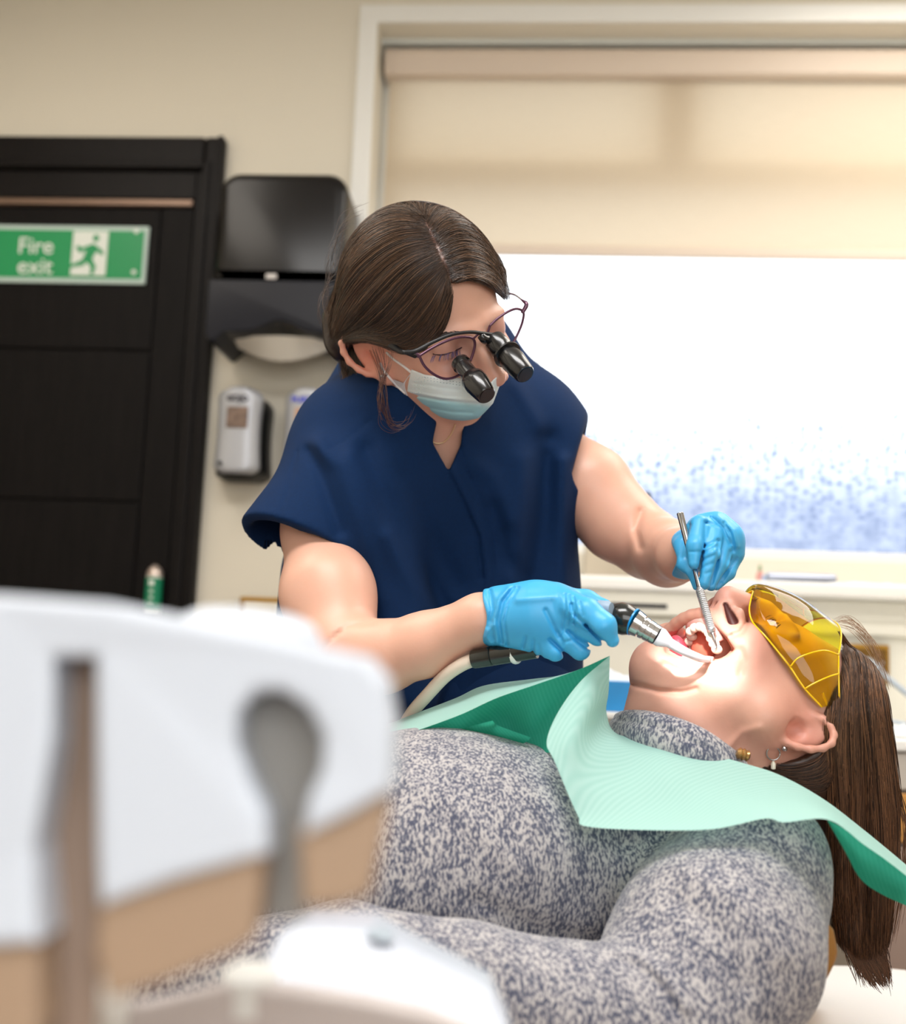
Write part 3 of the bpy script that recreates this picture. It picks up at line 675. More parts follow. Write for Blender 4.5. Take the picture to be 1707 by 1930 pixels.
def folds(lines, zmax=9):
    """soft ridges (+) and valleys (-): (polyline px, amplitude m, width px)"""
    def f(P):
        u, v = px(P); out = np.zeros(len(P), np.float32); zm = (-P[:, 2] < zmax)
        for pl, amp, w in lines:
            best = np.full(len(P), 1e9); q = np.asarray(pl, float)
            for (x0, y0), (x1, y1) in zip(q[:-1], q[1:]):
                ex, ey = x1 - x0, y1 - y0; t = np.clip(((u - x0) * ex + (v - y0) * ey) / (ex * ex + ey * ey), 0, 1)
                best = np.minimum(best, (u - x0 - t * ex) ** 2 + (v - y0 - t * ey) ** 2)
            out -= (amp * np.exp(-best / (w * w)) * zm).astype(np.float32)
        return out
    return f
def B(u, v, d, r): return V(u, v, d), r * d / F
def seg3(*a): return [B(*x) for x in a]
class Frame:
    def __init__(s, o, L, U, Fw):
        s.o = np.asarray(o, float); s.L = unit(L); Fw = np.asarray(Fw, float); Fw = unit(Fw - s.L * np.dot(s.L, Fw)); s.F = Fw; s.U = np.cross(Fw, s.L)
        s.R = np.array([s.L, s.U, s.F])
    def P(s, l, u, f): return s.o + l * s.L + u * s.U + f * s.F
    def loc(s, P): return (P - s.o) @ s.R.T
def head_base(sd, H, jaw=True, sk=.090, chin=0.0, top=.084, fw=.058, jw=.047):
    e = lambda l, u, f, a, b, c, k=.02: sd.add(ell(H.P(l, u, f), (a, b, c), H.R), k)
    c = lambda p, q, a, b, k=.012: sd.add(cone(H.P(*p), H.P(*q), a, b), k)
    e(0, top - .050, -.078, .073, top, sk); e(0, -.028, -.030, fw, .07, .044, .03)
    for s in (-1, 1):
        e(s * (fw - .021), -.030, -.004, .021, .02, .018, .02)
        if jaw: c((s * jw, -.072 + chin, -.062), (s * .012, -.106 + chin, .0), .016, .015, .03)
        sd.sub(ell(H.P(s * .032, .002, .022), (.021, .013, .012), H.R), .014)
        e(s * .032, .0, .001, .0135, .0125, .0125, .003)
        c((s * .014, .017, .012), (s * .046, .014, .0), .0035, .003, .014)
    if jaw: e(0, -.104 + chin, .002, .018, .013, .013, .02); e(0, -.064, .010, .024, .018, .012, .02)
    c((0, .012, .012), (0, -.034, .031), .0072, .0100, .012); 
    for s in (-1, 1): e(s * .0125, -.040, .026, .0075, .008, .010, .008)
    return sd
def ear(sd, H, s, l=.072, u=-.012, f=-.088, k=1.0, tilt=0.0, fwd=.35):
    """helix rim, bowl, lobe"""
    R0 = H.R; c_, s_ = math.cos(tilt), math.sin(tilt); out = unit(H.L * s * .85 + H.F * fwd)  # ear plane normal
    up = unit(H.U * c_ - H.F * s_); up = unit(up - out * np.dot(up, out)); fw = np.cross(up, out) * s; fw = unit(fw) * np.sign(np.dot(fw, H.F))
    o = H.P(s * l, u, f); E = lambda a, b, c: o + up * a * k + fw * b * k + out * c * k
    sd.add(ell(E(0, 0, .004), (.029 * k, .017 * k, .006 * k), np.array([up, fw, out])), .010)
    rim = [E(-.006, .013, .004), E(.012, .016, .006), E(.026, .010, .010), E(.032, -.002, .013), E(.027, -.014, .015), E(.010, -.019, .016), E(-.008, -.015, .013), E(-.018, -.008, .009)]
    q = cat(rim, 12)
    for a, b in zip(q[:-1], q[1:]): sd.add(cone(a, b, .0032 * k, .0032 * k), .004)
    sd.add(ell(E(-.024, .000, .006), (.010 * k, .008 * k, .005 * k), np.array([up, fw, out])), .006)
    sd.sub(ell(E(-.002, .000, .013), (.012 * k, .009 * k, .009 * k), np.array([up, fw, out])), .005)
    sd.sub(ell(E(.016, -.002, .015), (.011 * k, .010 * k, .006 * k), np.array([up, fw, out])), .005)
    sd.add(ell(E(-.006, .011, .006), (.007 * k, .004 * k, .005 * k), np.array([up, fw, out])), .004)
    return E
M_skin = mat('skin_dentist', (232, 186, 166), .42, bump=(260, .15, .0006), var=(26, .035), sss=.12, attr=True)
M_navy = mat('navy_scrub_cloth', (0, 36, 76), .85, bump=(900, .25, .0004), var=(300, .06), spec=.25)
M_glove = mat('blue_nitrile', (66, 172, 226), .40, bump=(120, .12, .0008), var=(16, .05), sss=.05)
# ================================================================ DENTIST
DH = Frame(V(883, 640, 1.275), (.81, .42, -.41), None or (-.18, .85, .5), (.557, -.329, .763))
dent = thing('dentist', 'dark haired woman dentist in navy scrub top, mask and blue gloves leaning over', 'person', c2w(V(815, 1300, 1.46)))
dhead = head_base(Sdf(), DH, chin=.041, fw=.051, jw=.039)
body = head_base(Sdf(), DH, chin=.041, fw=.051, jw=.039)
for _s in (dhead, body): _s.add(cone(DH.P(0, -.004, .020), DH.P(0, -.033, .037), .007, .0105), .010)
CARVE = [(952, 640), (950, 672), (945, 700), (936, 722), (924, 754), (898, 784), (868, 793), (840, 795), (800, 806), (1100, 1000), (1100, 560)]
dhead.sub(poly_px(CARVE, 0, 1.362), .012); body.sub(poly_px([(a - 10, b - 11) for a, b in CARVE[2:-1]] + [(1100, 690)], 0, 1.362), .010)
body.add(cone(DH.P(0, .004, .016), DH.P(0, -.033, .042), .0055, .0098), .006)
for s in (-1, 1): body.add(ell(DH.P(s * .0125, -.038, .032), (.0065, .0075, .009), DH.R), .005); body.sub(ell(DH.P(s * .021, -.016, .030), (.009, .016, .010), DH.R), .012)
E_d = ear(body, DH, -1, .069, -.012, -.090, 1.05, .6); ear(body, DH, 1, .069, -.012, -.09, 1.0, .6)
body.add(cone(DH.P(0, -.05, -.075), V(825, 850, 1.42), .052, .054), .03)
body.add(cone(V(640, 885, 1.40), V(1010, 850, 1.49), .045, .045), .03); body.add(ell(V(835, 900, 1.445), (.12, .06, .055)), .05)
body.add(cone(V(815, 920, 1.47), V(812, 1240, 1.50), .05, .06), .04)
arm_r = seg3((610, 905, 1.385, 74), (604, 1000, 1.362, 68), (618, 1120, 1.29, 84), (642, 1225, 1.245, 76))
fore_r = seg3((640, 1232, 1.245, 74), (720, 1238, 1.22, 66), (800, 1215, 1.20, 58), (905, 1168, 1.175, 46), (960, 1160, 1.165, 44))
body.chain(arm_r, .02); body.chain(fore_r, .012)
arm_l = seg3((1060, 880, 1.49, 72), (1110, 920, 1.47, 76), (1165, 985, 1.45, 68), (1215, 1020, 1.43, 64))
fore_l = seg3((1225, 1028, 1.425, 66), (1258, 1042, 1.37, 62), (1285, 1045, 1.30, 48), (1310, 1040, 1.27, 42))
body.chain(arm_l, .02); body.chain(fore_l, .010)
body.disp(folds([([(640, 1192), (615, 1215), (598, 1240)], -.0016, 4), ([(700, 1172), (655, 1180), (630, 1200)], -.0016, 5), ([(1207, 965), (1198, 1000), (1206, 1032)], -.004, 7)]))
def d_tint(v):
    c = np.tile(np.array(srgb(222, 172, 150)[:3]), (len(v), 1)); q = DH.loc(v)
    def blend(w, col):
        nonlocal c; w = np.clip(w, 0, 1)[:, None]; c = c * (1 - w) + np.array(srgb(*col)[:3]) * w
    blend(np.exp(-((q[:, 0] + .045) ** 2 + (q[:, 1] + .035) ** 2) / .0006) * .35 * (q[:, 2] > -.04), (214, 130, 110))
    blend(np.exp(-(q[:, 0] ** 2 + (q[:, 1] + .036) ** 2 + (q[:, 2] - .036) ** 2) / .0003) * .35, (220, 140, 124))
    ev = np.linalg.norm(v - E_d(0, 0, .008), axis=1); blend((1 - ev / .05) * .7, (222, 128, 104))
    e1 = np.exp(-(((np.abs(q[:, 0]) - .032) / .018) ** 2 + ((q[:, 1] - .004) / .008) ** 2)) * (q[:, 2] > 0); blend(e1 * .4, (170, 110, 96))
    return c
lo, hi = bounds([V(500, 380, 1.5), V(1400, 380, 1.15), V(500, 1340, 1.15), V(1340, 1330, 1.6), V(700, 600, 1.6)], .03)
sdf_obj('body', body, lo, hi, .0023, M_skin, dent, d_tint)
# ---- scrub top
top = Sdf()
top.add(ell(V(818, 1230, 1.475), (.182, .46, .108)), .02); top.add(ell(V(815, 890, 1.46), (.155, .115, .10)), .06)
top.add(cone(V(665, 828, 1.40), V(1000, 805, 1.475), .062, .058), .05)
top.add(cone(V(672, 848, 1.395), V(548, 1030, 1.335), .056, .062), .05)
top.add(cone(V(1000, 828, 1.475), V(1085, 885, 1.475), .058, .052), .04)
top.add(cone(V(815, 880, 1.43), V(775, 765, 1.385), .072, .062), .04)
top.add(cone(V(620, 1090, 1.49), V(610, 1260, 1.49), .045, .055), .05)
top.add(cone(V(650, 900, 1.35), V(612, 1010, 1.325), .045, .044), .03)
top.disp(folds([([(585, 850), (600, 880), (640, 1000)], -.006, 13), ([(560, 850), (545, 920), (520, 985)], -.0012, 3), ([(612, 850), (650, 830), (700, 790)], -.0012, 3),
    ([(690, 850), (740, 960), (800, 1080), (850, 1170)], -.010, 20), ([(660, 860), (700, 960), (760, 1090), (790, 1170)], .010, 20), ([(735, 1010), (770, 1090), (830, 1170)], .008, 16), ([(600, 840), (640, 880), (690, 1010), (720, 1130)], .010, 20),
    ([(1030, 830), (1020, 960), (1005, 1100)], -.011, 22), ([(985, 870), (975, 1000), (965, 1090)], .007, 26), ([(1060, 870), (1062, 1000), (1060, 1120)], .008, 18), ([(930, 960), (950, 1050), (990, 1090)], -.005, 18),
    ([(848, 880), (882, 945), (912, 1010), (920, 1090), (918, 1180)], .003, 9), ([(846, 892), (872, 945), (900, 1012), (908, 1090)], -.003, 4), ([(870, 840), (868, 870), (905, 940), (934, 1020), (938, 1090)], -.002, 4),
    ([(870, 1170), (860, 1240), (840, 1330)], -.008, 18), ([(980, 1180), (1000, 1260), (1000, 1340)], -.006, 18), ([(760, 900), (800, 1000), (860, 1100)], -.006, 22),
    ([(975, 730), (1010, 790), (1030, 840)], .004, 16), ([(900, 880), (930, 900), (960, 980)], .004, 18)], 1.5))
for ch in ([(690, 722, 1.40), (730, 768, 1.375), (775, 796, 1.362), (818, 812, 1.357), (822, 850, 1.362)], [(868, 848, 1.372), (878, 812, 1.372), (908, 802, 1.378), (940, 770, 1.40)]):
    top.chain(seg3(*[p + (13,) for p in ch]), .012)
# hollow sleeves and neck
top.sub(cone(V(640, 905, 1.385), V(520, 1090, 1.325), .050, .057), .006)
pa_, pb_, pc_ = V(447, 981, 1.335), V(645, 1022, 1.27), V(525, 1068, 1.405)
n_ = np.cross(pb_ - pa_, pc_ - pa_); n_ = n_ * (1 if n_[1] < 0 else -1)
slv = half(pa_, n_); sph = lambda P: np.linalg.norm(P - V(548, 1040, 1.34).astype(np.float32), axis=1) - .098
top.sub(lambda P: np.maximum(-slv(P), np.maximum(sph(P), px(P)[0] * 0 + (px(P)[0] - 648) / 1700)), .003)
top.sub(cone(V(630, 950, 1.36), V(600, 1110, 1.31), .040, .048), .01)
top.sub(cone(V(1050, 860, 1.475), V(1140, 915, 1.475), .046, .046), .006)
pa_, pb_, pc_ = V(1101, 813, 1.45), V(1084, 862, 1.40), V(1078, 912, 1.50); n2 = np.cross(pb_ - pa_, pc_ - pa_); n2 = n2 * (1 if n2[0] > 0 else -1)
slv2 = half(pa_, n2); sp2 = lambda P: np.linalg.norm(P - V(1108, 850, 1.46).astype(np.float32), axis=1) - .062
top.sub(lambda P: np.maximum(-slv2(P), sp2(P)), .006)
top.sub(cone(V(838, 920, 1.425), V(790, 690, 1.385), .048, .058), .006)
top.sub(poly_px([(828, 770), (822, 800), (814, 835), (828, 862), (845, 892), (856, 865), (868, 838), (872, 800), (878, 770)], 0, 1.43), .003)
top.add(cone(V(716, 930, 1.35), V(770, 1310, 1.33), .034, .030), .06)
top.cut(half(V(820, 1440, 1.45), (0, -1, 0)), .01)
lo, hi = bounds([V(430, 660, 1.5), V(1130, 660, 1.3), V(480, 1450, 1.3), V(1130, 1450, 1.62)], .03)
sdf_obj('scrub_top', top, lo, hi, .0028, M_navy, dent)
# legs (hidden by the patient, they carry the figure)
trou = Sdf(); hp = w2c(np.array(c2w(V(818, 1420, 1.47))))
hw_ = c2w(V(818, 1400, 1.47))
for s in (-1, 1):
    a = w2c(hw_ + np.array([s * .085, .0, -.02])); k_ = w2c(np.array([hw_[0] + s * .11, hw_[1] + .02, .46])); f_ = w2c(np.array([hw_[0] + s * .12, hw_[1] + .08, .06])); t_ = w2c(np.array([hw_[0] + s * .13, hw_[1] - .06, .035]))
    trou.add(cone(a, k_, .092, .064), .03); trou.add(cone(k_, f_, .064, .048), .02)
trou.add(cone(w2c(hw_ + np.array([-.07, 0, .05])), w2c(hw_ + np.array([.07, 0, .05])), .11, .11), .05)
cs = np.array([w2c(hw_ + np.array(q)) for q in ((-.3, -.25, .2), (.3, .3, .2), (-.3, -.25, -hw_[2]), (.3, .3, -hw_[2]))])
sdf_obj('trousers', trou, cs.min(0) - .05, cs.max(0) + .05, .010, M_navy, dent)
for s in (-1, 1):
    sh = Sdf().add(ell(w2c(np.array([hw_[0] + s * .125, hw_[1] - .01, .045])), (.045, .05, .12), np.array(CAM_R.to_3x3())[:, :].T[[0, 1, 2]] @ np.eye(3)), .01)
    box('shoe', (hw_[0] + s * .125 - .045, hw_[1] - .12, 0.001), (hw_[0] + s * .125 + .045, hw_[1] + .13, .075), mat('white_clog', (225, 225, 225), .5) if s < 0 else bpy.data.materials['white_clog'], dent, .03, True)
# ---- gloves
gr = Sdf()
gr.chain(seg3((905, 1166, 1.175, 50), (945, 1160, 1.165, 47)), .01); gr.chain(seg3((950, 1158, 1.165, 46), (1010, 1156, 1.15, 54), (1050, 1150, 1.145, 48)), .02)
gr.chain(seg3((975, 1175, 1.155, 40), (1030, 1195, 1.145, 38)), .02)
gr.chain(seg3((1000, 1190, 1.14, 28), (1030, 1215, 1.135, 23), (1046, 1228, 1.13, 19)), .0035)
gr.chain(seg3((1035, 1170, 1.14, 30), (1075, 1205, 1.125, 24), (1093, 1225, 1.12, 20)), .0035)
gr.chain(seg3((1055, 1155, 1.135, 32), (1105, 1180, 1.115, 25), (1126, 1198, 1.11, 20)), .0035)
gr.chain(seg3((1060, 1135, 1.135, 30), (1105, 1155, 1.104, 28), (1137, 1180, 1.094, 25), (1154, 1207, 1.094, 13)), .0035)
gr.chain(seg3((1050, 1125, 1.16, 24), (1105, 1132, 1.165, 18), (1140, 1141, 1.155, 12)), .008)
gr.disp(folds([([(1104, 1178), (1120, 1194), (1138, 1212)], -.0045, 3.5), ([(1070, 1190), (1088, 1208), (1108, 1222)], -.003, 3.5), ([(1036, 1205), (1052, 1222), (1066, 1236)], -.003, 3.5), ([(1078, 1140), (1082, 1158), (1104, 1178)], -.003, 4), ([(968, 1108), (948, 1135), (940, 1170), (946, 1210)], -.0022, 3.5), ([(976, 1108), (957, 1140), (950, 1170), (955, 1215)], -.002, 3), ([(958, 1108), (940, 1130), (930, 1165), (936, 1210)], .0022, 4),
    ([(1072, 1122), (1076, 1150), (1070, 1180)], -.0016, 2.5), ([(1080, 1125), (1086, 1150), (1082, 1175)], -.0016, 2.5), ([(1064, 1120), (1066, 1150), (1056, 1200)], -.0014, 2.5), ([(1092, 1135), (1098, 1160)], -.0014, 3),
    ([(925, 1180), (918, 1200), (925, 1212)], .003, 6), ([(1005, 1205), (1003, 1235)], -.002, 3), ([(990, 1200), (985, 1220)], -.002, 3), ([(1015, 1215), (1020, 1240)], -.0015, 3), ([(922, 1115), (928, 1150), (920, 1180)], -.003, 5),
    ([(1028, 1150), (1045, 1185), (1060, 1215)], -.002, 4), ([(975, 1130), (1040, 1125)], .002, 8), ([(1050, 1190), (1062, 1210), (1085, 1205)], -.0015, 3)]))
gr.cut(lambda P: (913 + 4 * np.sin(px(P)[1] / 14) - px(P)[0]) / 1950, .002)
gr.sub(cone(V(880, 1168, 1.18), V(930, 1162, 1.17), .0245, .0245), .002)
lo, hi = bounds([V(900, 1090, 1.2), V(1175, 1260, 1.07), V(1175, 1090, 1.2)], .02)
sdf_obj('glove', gr, lo, hi, .0011, M_glove, dent)
gl = Sdf()
gl.chain(seg3((1290, 1048, 1.285, 44), (1305, 1040, 1.265, 40)), .01); gl.chain(seg3((1305, 1035, 1.262, 38), (1345, 1015, 1.245, 42), (1368, 1022, 1.24, 32)), .015)
gl.chain(seg3((1322, 1000, 1.235, 30), (1350, 998, 1.235, 26), (1374, 1012, 1.23, 20), (1384, 1045, 1.23, 17)), .01)
gl.chain(seg3((1318, 990, 1.222, 19), (1311, 1030, 1.205, 18), (1309, 1062, 1.20, 12)), .003)
gl.chain(seg3((1345, 1000, 1.225, 19), (1340, 1045, 1.205, 17), (1326, 1098, 1.20, 14)), .003)
gl.chain(seg3((1366, 1020, 1.228, 19), (1358, 1065, 1.215, 16), (1340, 1102, 1.21, 12)), .003)
gl.chain(seg3((1384, 1045, 1.235, 17), (1372, 1080, 1.225, 13), (1350, 1104, 1.22, 9)), .003)
gl.chain(seg3((1290, 1030, 1.25, 22), (1292, 1062, 1.225, 17), (1306, 1078, 1.215, 12), (1312, 1106, 1.212, 7)), .003)
gl.disp(folds([([(1329, 985), (1325, 1030), (1319, 1065), (1316, 1088)], -.0024, 4), ([(1354, 1020), (1351, 1060), (1341, 1100)], -.002, 4), ([(1375, 1040), (1365, 1078), (1352, 1104)], -.0016, 4), ([(1300 + i * 0, 1040 + 0), (1325, 1040)], -.0008, 2), ([(1328, 1030), (1352, 1018)], -.0012, 3), ([(1326, 1042), (1350, 1030)], -.0012, 3), ([(1324, 1056), (1346, 1046)], -.0012, 3), ([(1322, 1070), (1342, 1062)], -.001, 3), ([(1330, 1082), (1338, 1078)], -.001, 3),
    ([(1340, 975), (1362, 995), (1376, 1025)], -.0022, 3), ([(1352, 972), (1382, 1000), (1390, 1030)], .002, 4), ([(1365, 985), (1378, 1010), (1382, 1038)], -.0018, 3), ([(1330, 985), (1350, 990)], -.0012, 3), ([(1300, 990), (1288, 1020), (1284, 1050)], -.0014, 3), ([(1388, 1052), (1372, 1075), (1362, 1095)], -.0015, 3)]))
gl.cut(lambda P: (1270 + 5 * np.sin(px(P)[1] / 11) - px(P)[0]) / 1800, .002)
lo, hi = bounds([V(1262, 955, 1.32), V(1412, 1130, 1.17), V(1412, 955, 1.32)], .02)
sdf_obj('glove', gl, lo, hi, .0011, M_glove, dent)
# ---- hair
M_hair = mat('brown_hair', (60, 42, 34), .30, attr=True, spec=.6)
def strands(name, guides, n, base, m, parent, rad=.00035, seg=15, lift=(.0005, .003), jit=5, palette=((44, 30, 24), (92, 66, 48)), d0=1.0, d1=1.5, free=False, ends=1.0, seed=1):
    """guides: ordered px polylines (u,v[,d]); hairs interpolate between neighbours and lie on the base surface"""
    r = np.random.default_rng(seed); G = np.array([cat(g, seg) for g in guides]); k = len(G)
    t = r.random(n) * (k - 1); i = np.minimum(t.astype(int), k - 2); f = (t - i)[:, None, None]
    L = G[i] * (1 - f) + G[i + 1] * f
    s = np.linspace(0, 1, seg)[None, :]
    w = r.normal(size=(n, 2)) * jit; w2 = r.normal(size=(n, 2)) * jit * .8; ph = r.random(n) * 6
    env = np.sin(np.pi * np.clip(s * .9 + .05, 0, 1))
    for c in (0, 1): L[:, :, c] += w[:, c:c + 1] * (.35 + .65 * s) + w2[:, c:c + 1] * env * np.sin(s * 4 + ph[:, None])
    a0 = r.random(n) * .10; a1 = 1 - r.random(n) ** 2 * .25 * ends
    idx = (a0[:, None] + (a1 - a0)[:, None] * s) * (seg - 1); i0 = np.minimum(idx.astype(int), seg - 2); ff = (idx - i0)[:, :, None]
    rr = np.arange(n)[:, None]; L = L[rr, i0] * (1 - ff) + L[rr, i0 + 1] * ff
    u, v = L[:, :, 0].ravel(), L[:, :, 1].ravel(); off = np.repeat(lift[0] + r.random(n) * (lift[1] - lift[0]), seg)
    if free: P = np.column_stack([(u - W0 / 2) / F * L[:, :, 2].ravel(), -(v - H0 / 2) / F * L[:, :, 2].ravel(), -L[:, :, 2].ravel()])
    else:
        best, ok = ray_hit(base, u, v, d0, d1, 0, 34); best = np.where(ok, best, 0)
        # rays that miss: closest approach
        miss = ~ok
        if miss.any():
            ds = np.linspace(d0, d1, 26); um, vm = u[miss], v[miss]; bd = np.full(len(um), 9.); bt = np.full(len(um), d0)
            for dd in ds:
                q = np.column_stack([(um - W0 / 2) / F * dd, -(vm - H0 / 2) / F * dd, -np.full(len(um), dd)]).astype(np.float32); e = np.abs(sdf_eval(base, q)); c = e < bd; bd[c] = e[c]; bt[c] = dd
            best[miss] = bt
        P = np.column_stack([(u - W0 / 2) / F * best, -(v - H0 / 2) / F * best, -best])
        h = .0008
        for _ in range(2):
            D = sdf_eval(base, P.astype(np.float32)) - off
            g = np.stack([sdf_eval(base, (P + np.eye(3)[a] * h).astype(np.float32)) - sdf_eval(base, (P - np.eye(3)[a] * h).astype(np.float32)) for a in range(3)], 1)
            g /= np.maximum(np.linalg.norm(g, axis=1, keepdims=True), 1e-6); P = P - g * D[:, None]
        P = P.reshape(n, seg, 3)
        for _ in range(2): P[:, 1:-1] = (P[:, :-2] + 2 * P[:, 1:-1] + P[:, 2:]) / 4
        P = P.reshape(-1, 3)
    P = P.reshape(n, seg, 3); T = np.gradient(P, axis=1); T /= np.maximum(np.linalg.norm(T, axis=2, keepdims=True), 1e-9)
    A = np.cross(T, np.array([.1, .2, 1.])); A /= np.maximum(np.linalg.norm(A, axis=2, keepdims=True), 1e-9); Bn = np.cross(T, A)
    R_ = (rad * (1 - .7 * np.abs(2 * s - 1) ** 3))[:, :, None]
    ring = np.stack([P + R_ * (math.cos(a) * A + math.sin(a) * Bn) for a in (0, 2.094, 4.189)], 2)
    vs = ring.reshape(-1, 3); b0_ = (np.arange(n)[:, None] * seg + np.arange(seg - 1)[None]) * 3; b0_ = b0_.reshape(-1, 1)
    fs = np.vstack([b0_ + np.array([[a, (a + 1) % 3, 3 + (a + 1) % 3, 3 + a]]) for a in range(3)])
    c0 = np.array(srgb(*palette[0])[:3]); c1 = np.array(srgb(*palette[1])[:3]); mixv = (r.random(n) ** 2)[:, None]
    col = np.repeat(c0 * (1 - mixv) + c1 * mixv, seg * 3, axis=0)
    return mesh_obj(name, c2w(vs), fs, m, parent, True, col)
hair = Sdf().add(ell(DH.P(0, .038, -.080), (.085, .094, .100), DH.R), .01)
hair.add(cone(V(745, 590, 1.30), V(668, 628, 1.335), .030, .022), .03); hair.add(ell(V(645, 640, 1.385), (.020, .022, .022)), .012); hair.add(cone(V(650, 600, 1.38), V(660, 660, 1.39), .025, .014), .02)
hair.add(cone(V(930, 520, 1.33), V(940, 555, 1.325), .014, .006), .02)
hair.sub(poly_px([(850, 533), (848, 590), (826, 638), (797, 664), (760, 668), (722, 652), (705, 640), (670, 640), (640, 690), (700, 830), (1100, 830), (1100, 640), (966, 600), (957, 566), (940, 549), (915, 532), (880, 524)], 0, 1.37), .004)
hair.sub(ell(E_d(-.002, 0, .006), (.032, .022, .024), np.array([DH.U, DH.F, DH.L])), .004)
hair.disp(folds([([(800, 415), (820, 455), (838, 500), (850, 535)], -.0025, 5), ([(845, 515), (800, 570), (750, 630)], -.002, 8), ([(820, 460), (740, 490), (670, 560)], -.002, 9), ([(835, 490), (760, 540), (700, 610)], .002, 9), ([(808, 430), (740, 430), (660, 500)], .002, 10)]))
lo, hi = bounds([V(600, 340, 1.3), V(980, 340, 1.3), V(600, 720, 1.3), V(640, 540, 1.5), V(900, 540, 1.2)], .03)
def h_tint(v): 
    u_, v_ = px(v); c = np.tile(np.array(srgb(44, 31, 26)[:3]), (len(v), 1)); a = np.array([(800, 415), (820, 455), (838, 500), (850, 535)], float); best = np.full(len(v), 1e9)
    for p, q in zip(a[:-1], a[1:]):
        e = q - p; t = np.clip(((u_ - p[0]) * e[0] + (v_ - p[1]) * e[1]) / (e @ e), 0, 1); best = np.minimum(best, (u_ - p[0] - t * e[0]) ** 2 + (v_ - p[1] - t * e[1]) ** 2)
    w = np.exp(-best / 22)[:, None]; return c * (1 - w * .6) + np.array(srgb(190, 140, 122)[:3]) * w * .6
hb = sdf_obj('hair', hair, lo, hi, .0024, M_hair, dent, h_tint)
GL = [[(851, 535), (849, 590), (828, 636), (795, 662), (745, 655), (695, 636), (655, 640)],
      [(846, 515), (828, 570), (790, 625), (745, 648), (695, 632), (645, 640)],
      [(836, 490), (785, 525), (730, 590), (690, 622), (640, 640)],
      [(822, 462), (755, 482), (690, 540), (650, 595), (628, 640)],
      [(812, 440), (745, 445), (675, 490), (638, 550), (622, 615)],
      [(803, 422), (745, 412), (685, 438), (642, 500), (622, 575)],
      [(797, 410), (755, 385), (705, 398), (655, 445), (628, 515)]]
GR = [[(852, 535), (880, 524), (915, 531), (940, 549), (953, 565)], [(846, 515), (885, 505), (925, 520), (946, 545), (951, 562)],
      [(836, 490), (880, 474), (920, 490), (943, 520), (948, 550)], [(822, 462), (862, 440), (905, 455), (935, 490), (944, 520)],
      [(812, 440), (842, 412), (885, 415), (920, 450), (938, 490)], [(803, 422), (818, 388), (850, 380), (892, 405), (925, 450)],
      [(797, 410), (788, 378), (805, 366), (845, 372), (880, 395)], [(795, 410), (762, 378), (735, 372), (715, 380), (690, 400)]]
PAL = ((34, 24, 19), (112, 82, 60))
strands('hair', GL, 3000, hair, M_hair, dent, palette=PAL, jit=4)['kind'] = 'stuff'
strands('hair', GR, 1700, hair, M_hair, dent, palette=PAL, jit=4, seed=3)['kind'] = 'stuff'
WG = [[(700, 630, 1.31), (720, 690, 1.28), (728, 740, 1.27), (722, 790, 1.28), (745, 812, 1.29), (775, 795, 1.29)], [(690, 640, 1.32), (715, 700, 1.29), (722, 750, 1.28), (735, 800, 1.29), (765, 800, 1.29), (780, 770, 1.29)],
      [(745, 650, 1.27), (735, 690, 1.26), (720, 720, 1.27), (712, 750, 1.28), (716, 780, 1.29), (728, 800, 1.29)]]
strands('loose_hair', WG, 26, None, M_hair, dent, free=True, jit=5, palette=((70, 40, 40), (120, 84, 70)), rad=.0003, seg=26, seed=4)['kind'] = 'stuff'
WG2 = [[(650, 650, 1.38), (642, 690, 1.38), (655, 715, 1.37), (648, 740, 1.38)], [(660, 655, 1.37), (668, 700, 1.37), (655, 725, 1.37), (668, 745, 1.38)], [(675, 665, 1.36), (690, 710, 1.36), (675, 735, 1.36), (690, 760, 1.37)], [(690, 680, 1.36), (705, 720, 1.35), (700, 760, 1.35), (712, 770, 1.35)]]
strands('loose_hair', WG2, 220, None, M_hair, dent, free=True, jit=6, palette=PAL, rad=.0004, seg=18, seed=5)['kind'] = 'stuff'
WG3 = [[(640, 560, 1.36), (612, 570, 1.37), (606, 610, 1.37), (625, 650, 1.37)], [(640, 460, 1.36), (618, 490, 1.36), (620, 520, 1.36), (612, 560, 1.36)], [(700, 380, 1.33), (660, 400, 1.34), (640, 440, 1.35), (625, 480, 1.35)]]
strands('loose_hair', WG3, 30, None, M_hair, dent, free=True, jit=7, palette=PAL, rad=.00028, seg=18, seed=6)['kind'] = 'stuff'
WG4 = [[(790, 372, 1.32), (835, 362, 1.32), (885, 388, 1.32), (925, 440, 1.32)], [(820, 380, 1.31), (880, 390, 1.31), (925, 430, 1.31), (945, 480, 1.31)]]
strands('loose_hair', WG4[:0] or WG3, 6, None, M_hair, dent, free=True, jit=6, palette=((80, 60, 50), (150, 120, 90)), rad=.00022, seg=18, seed=7)['kind'] = 'stuff'
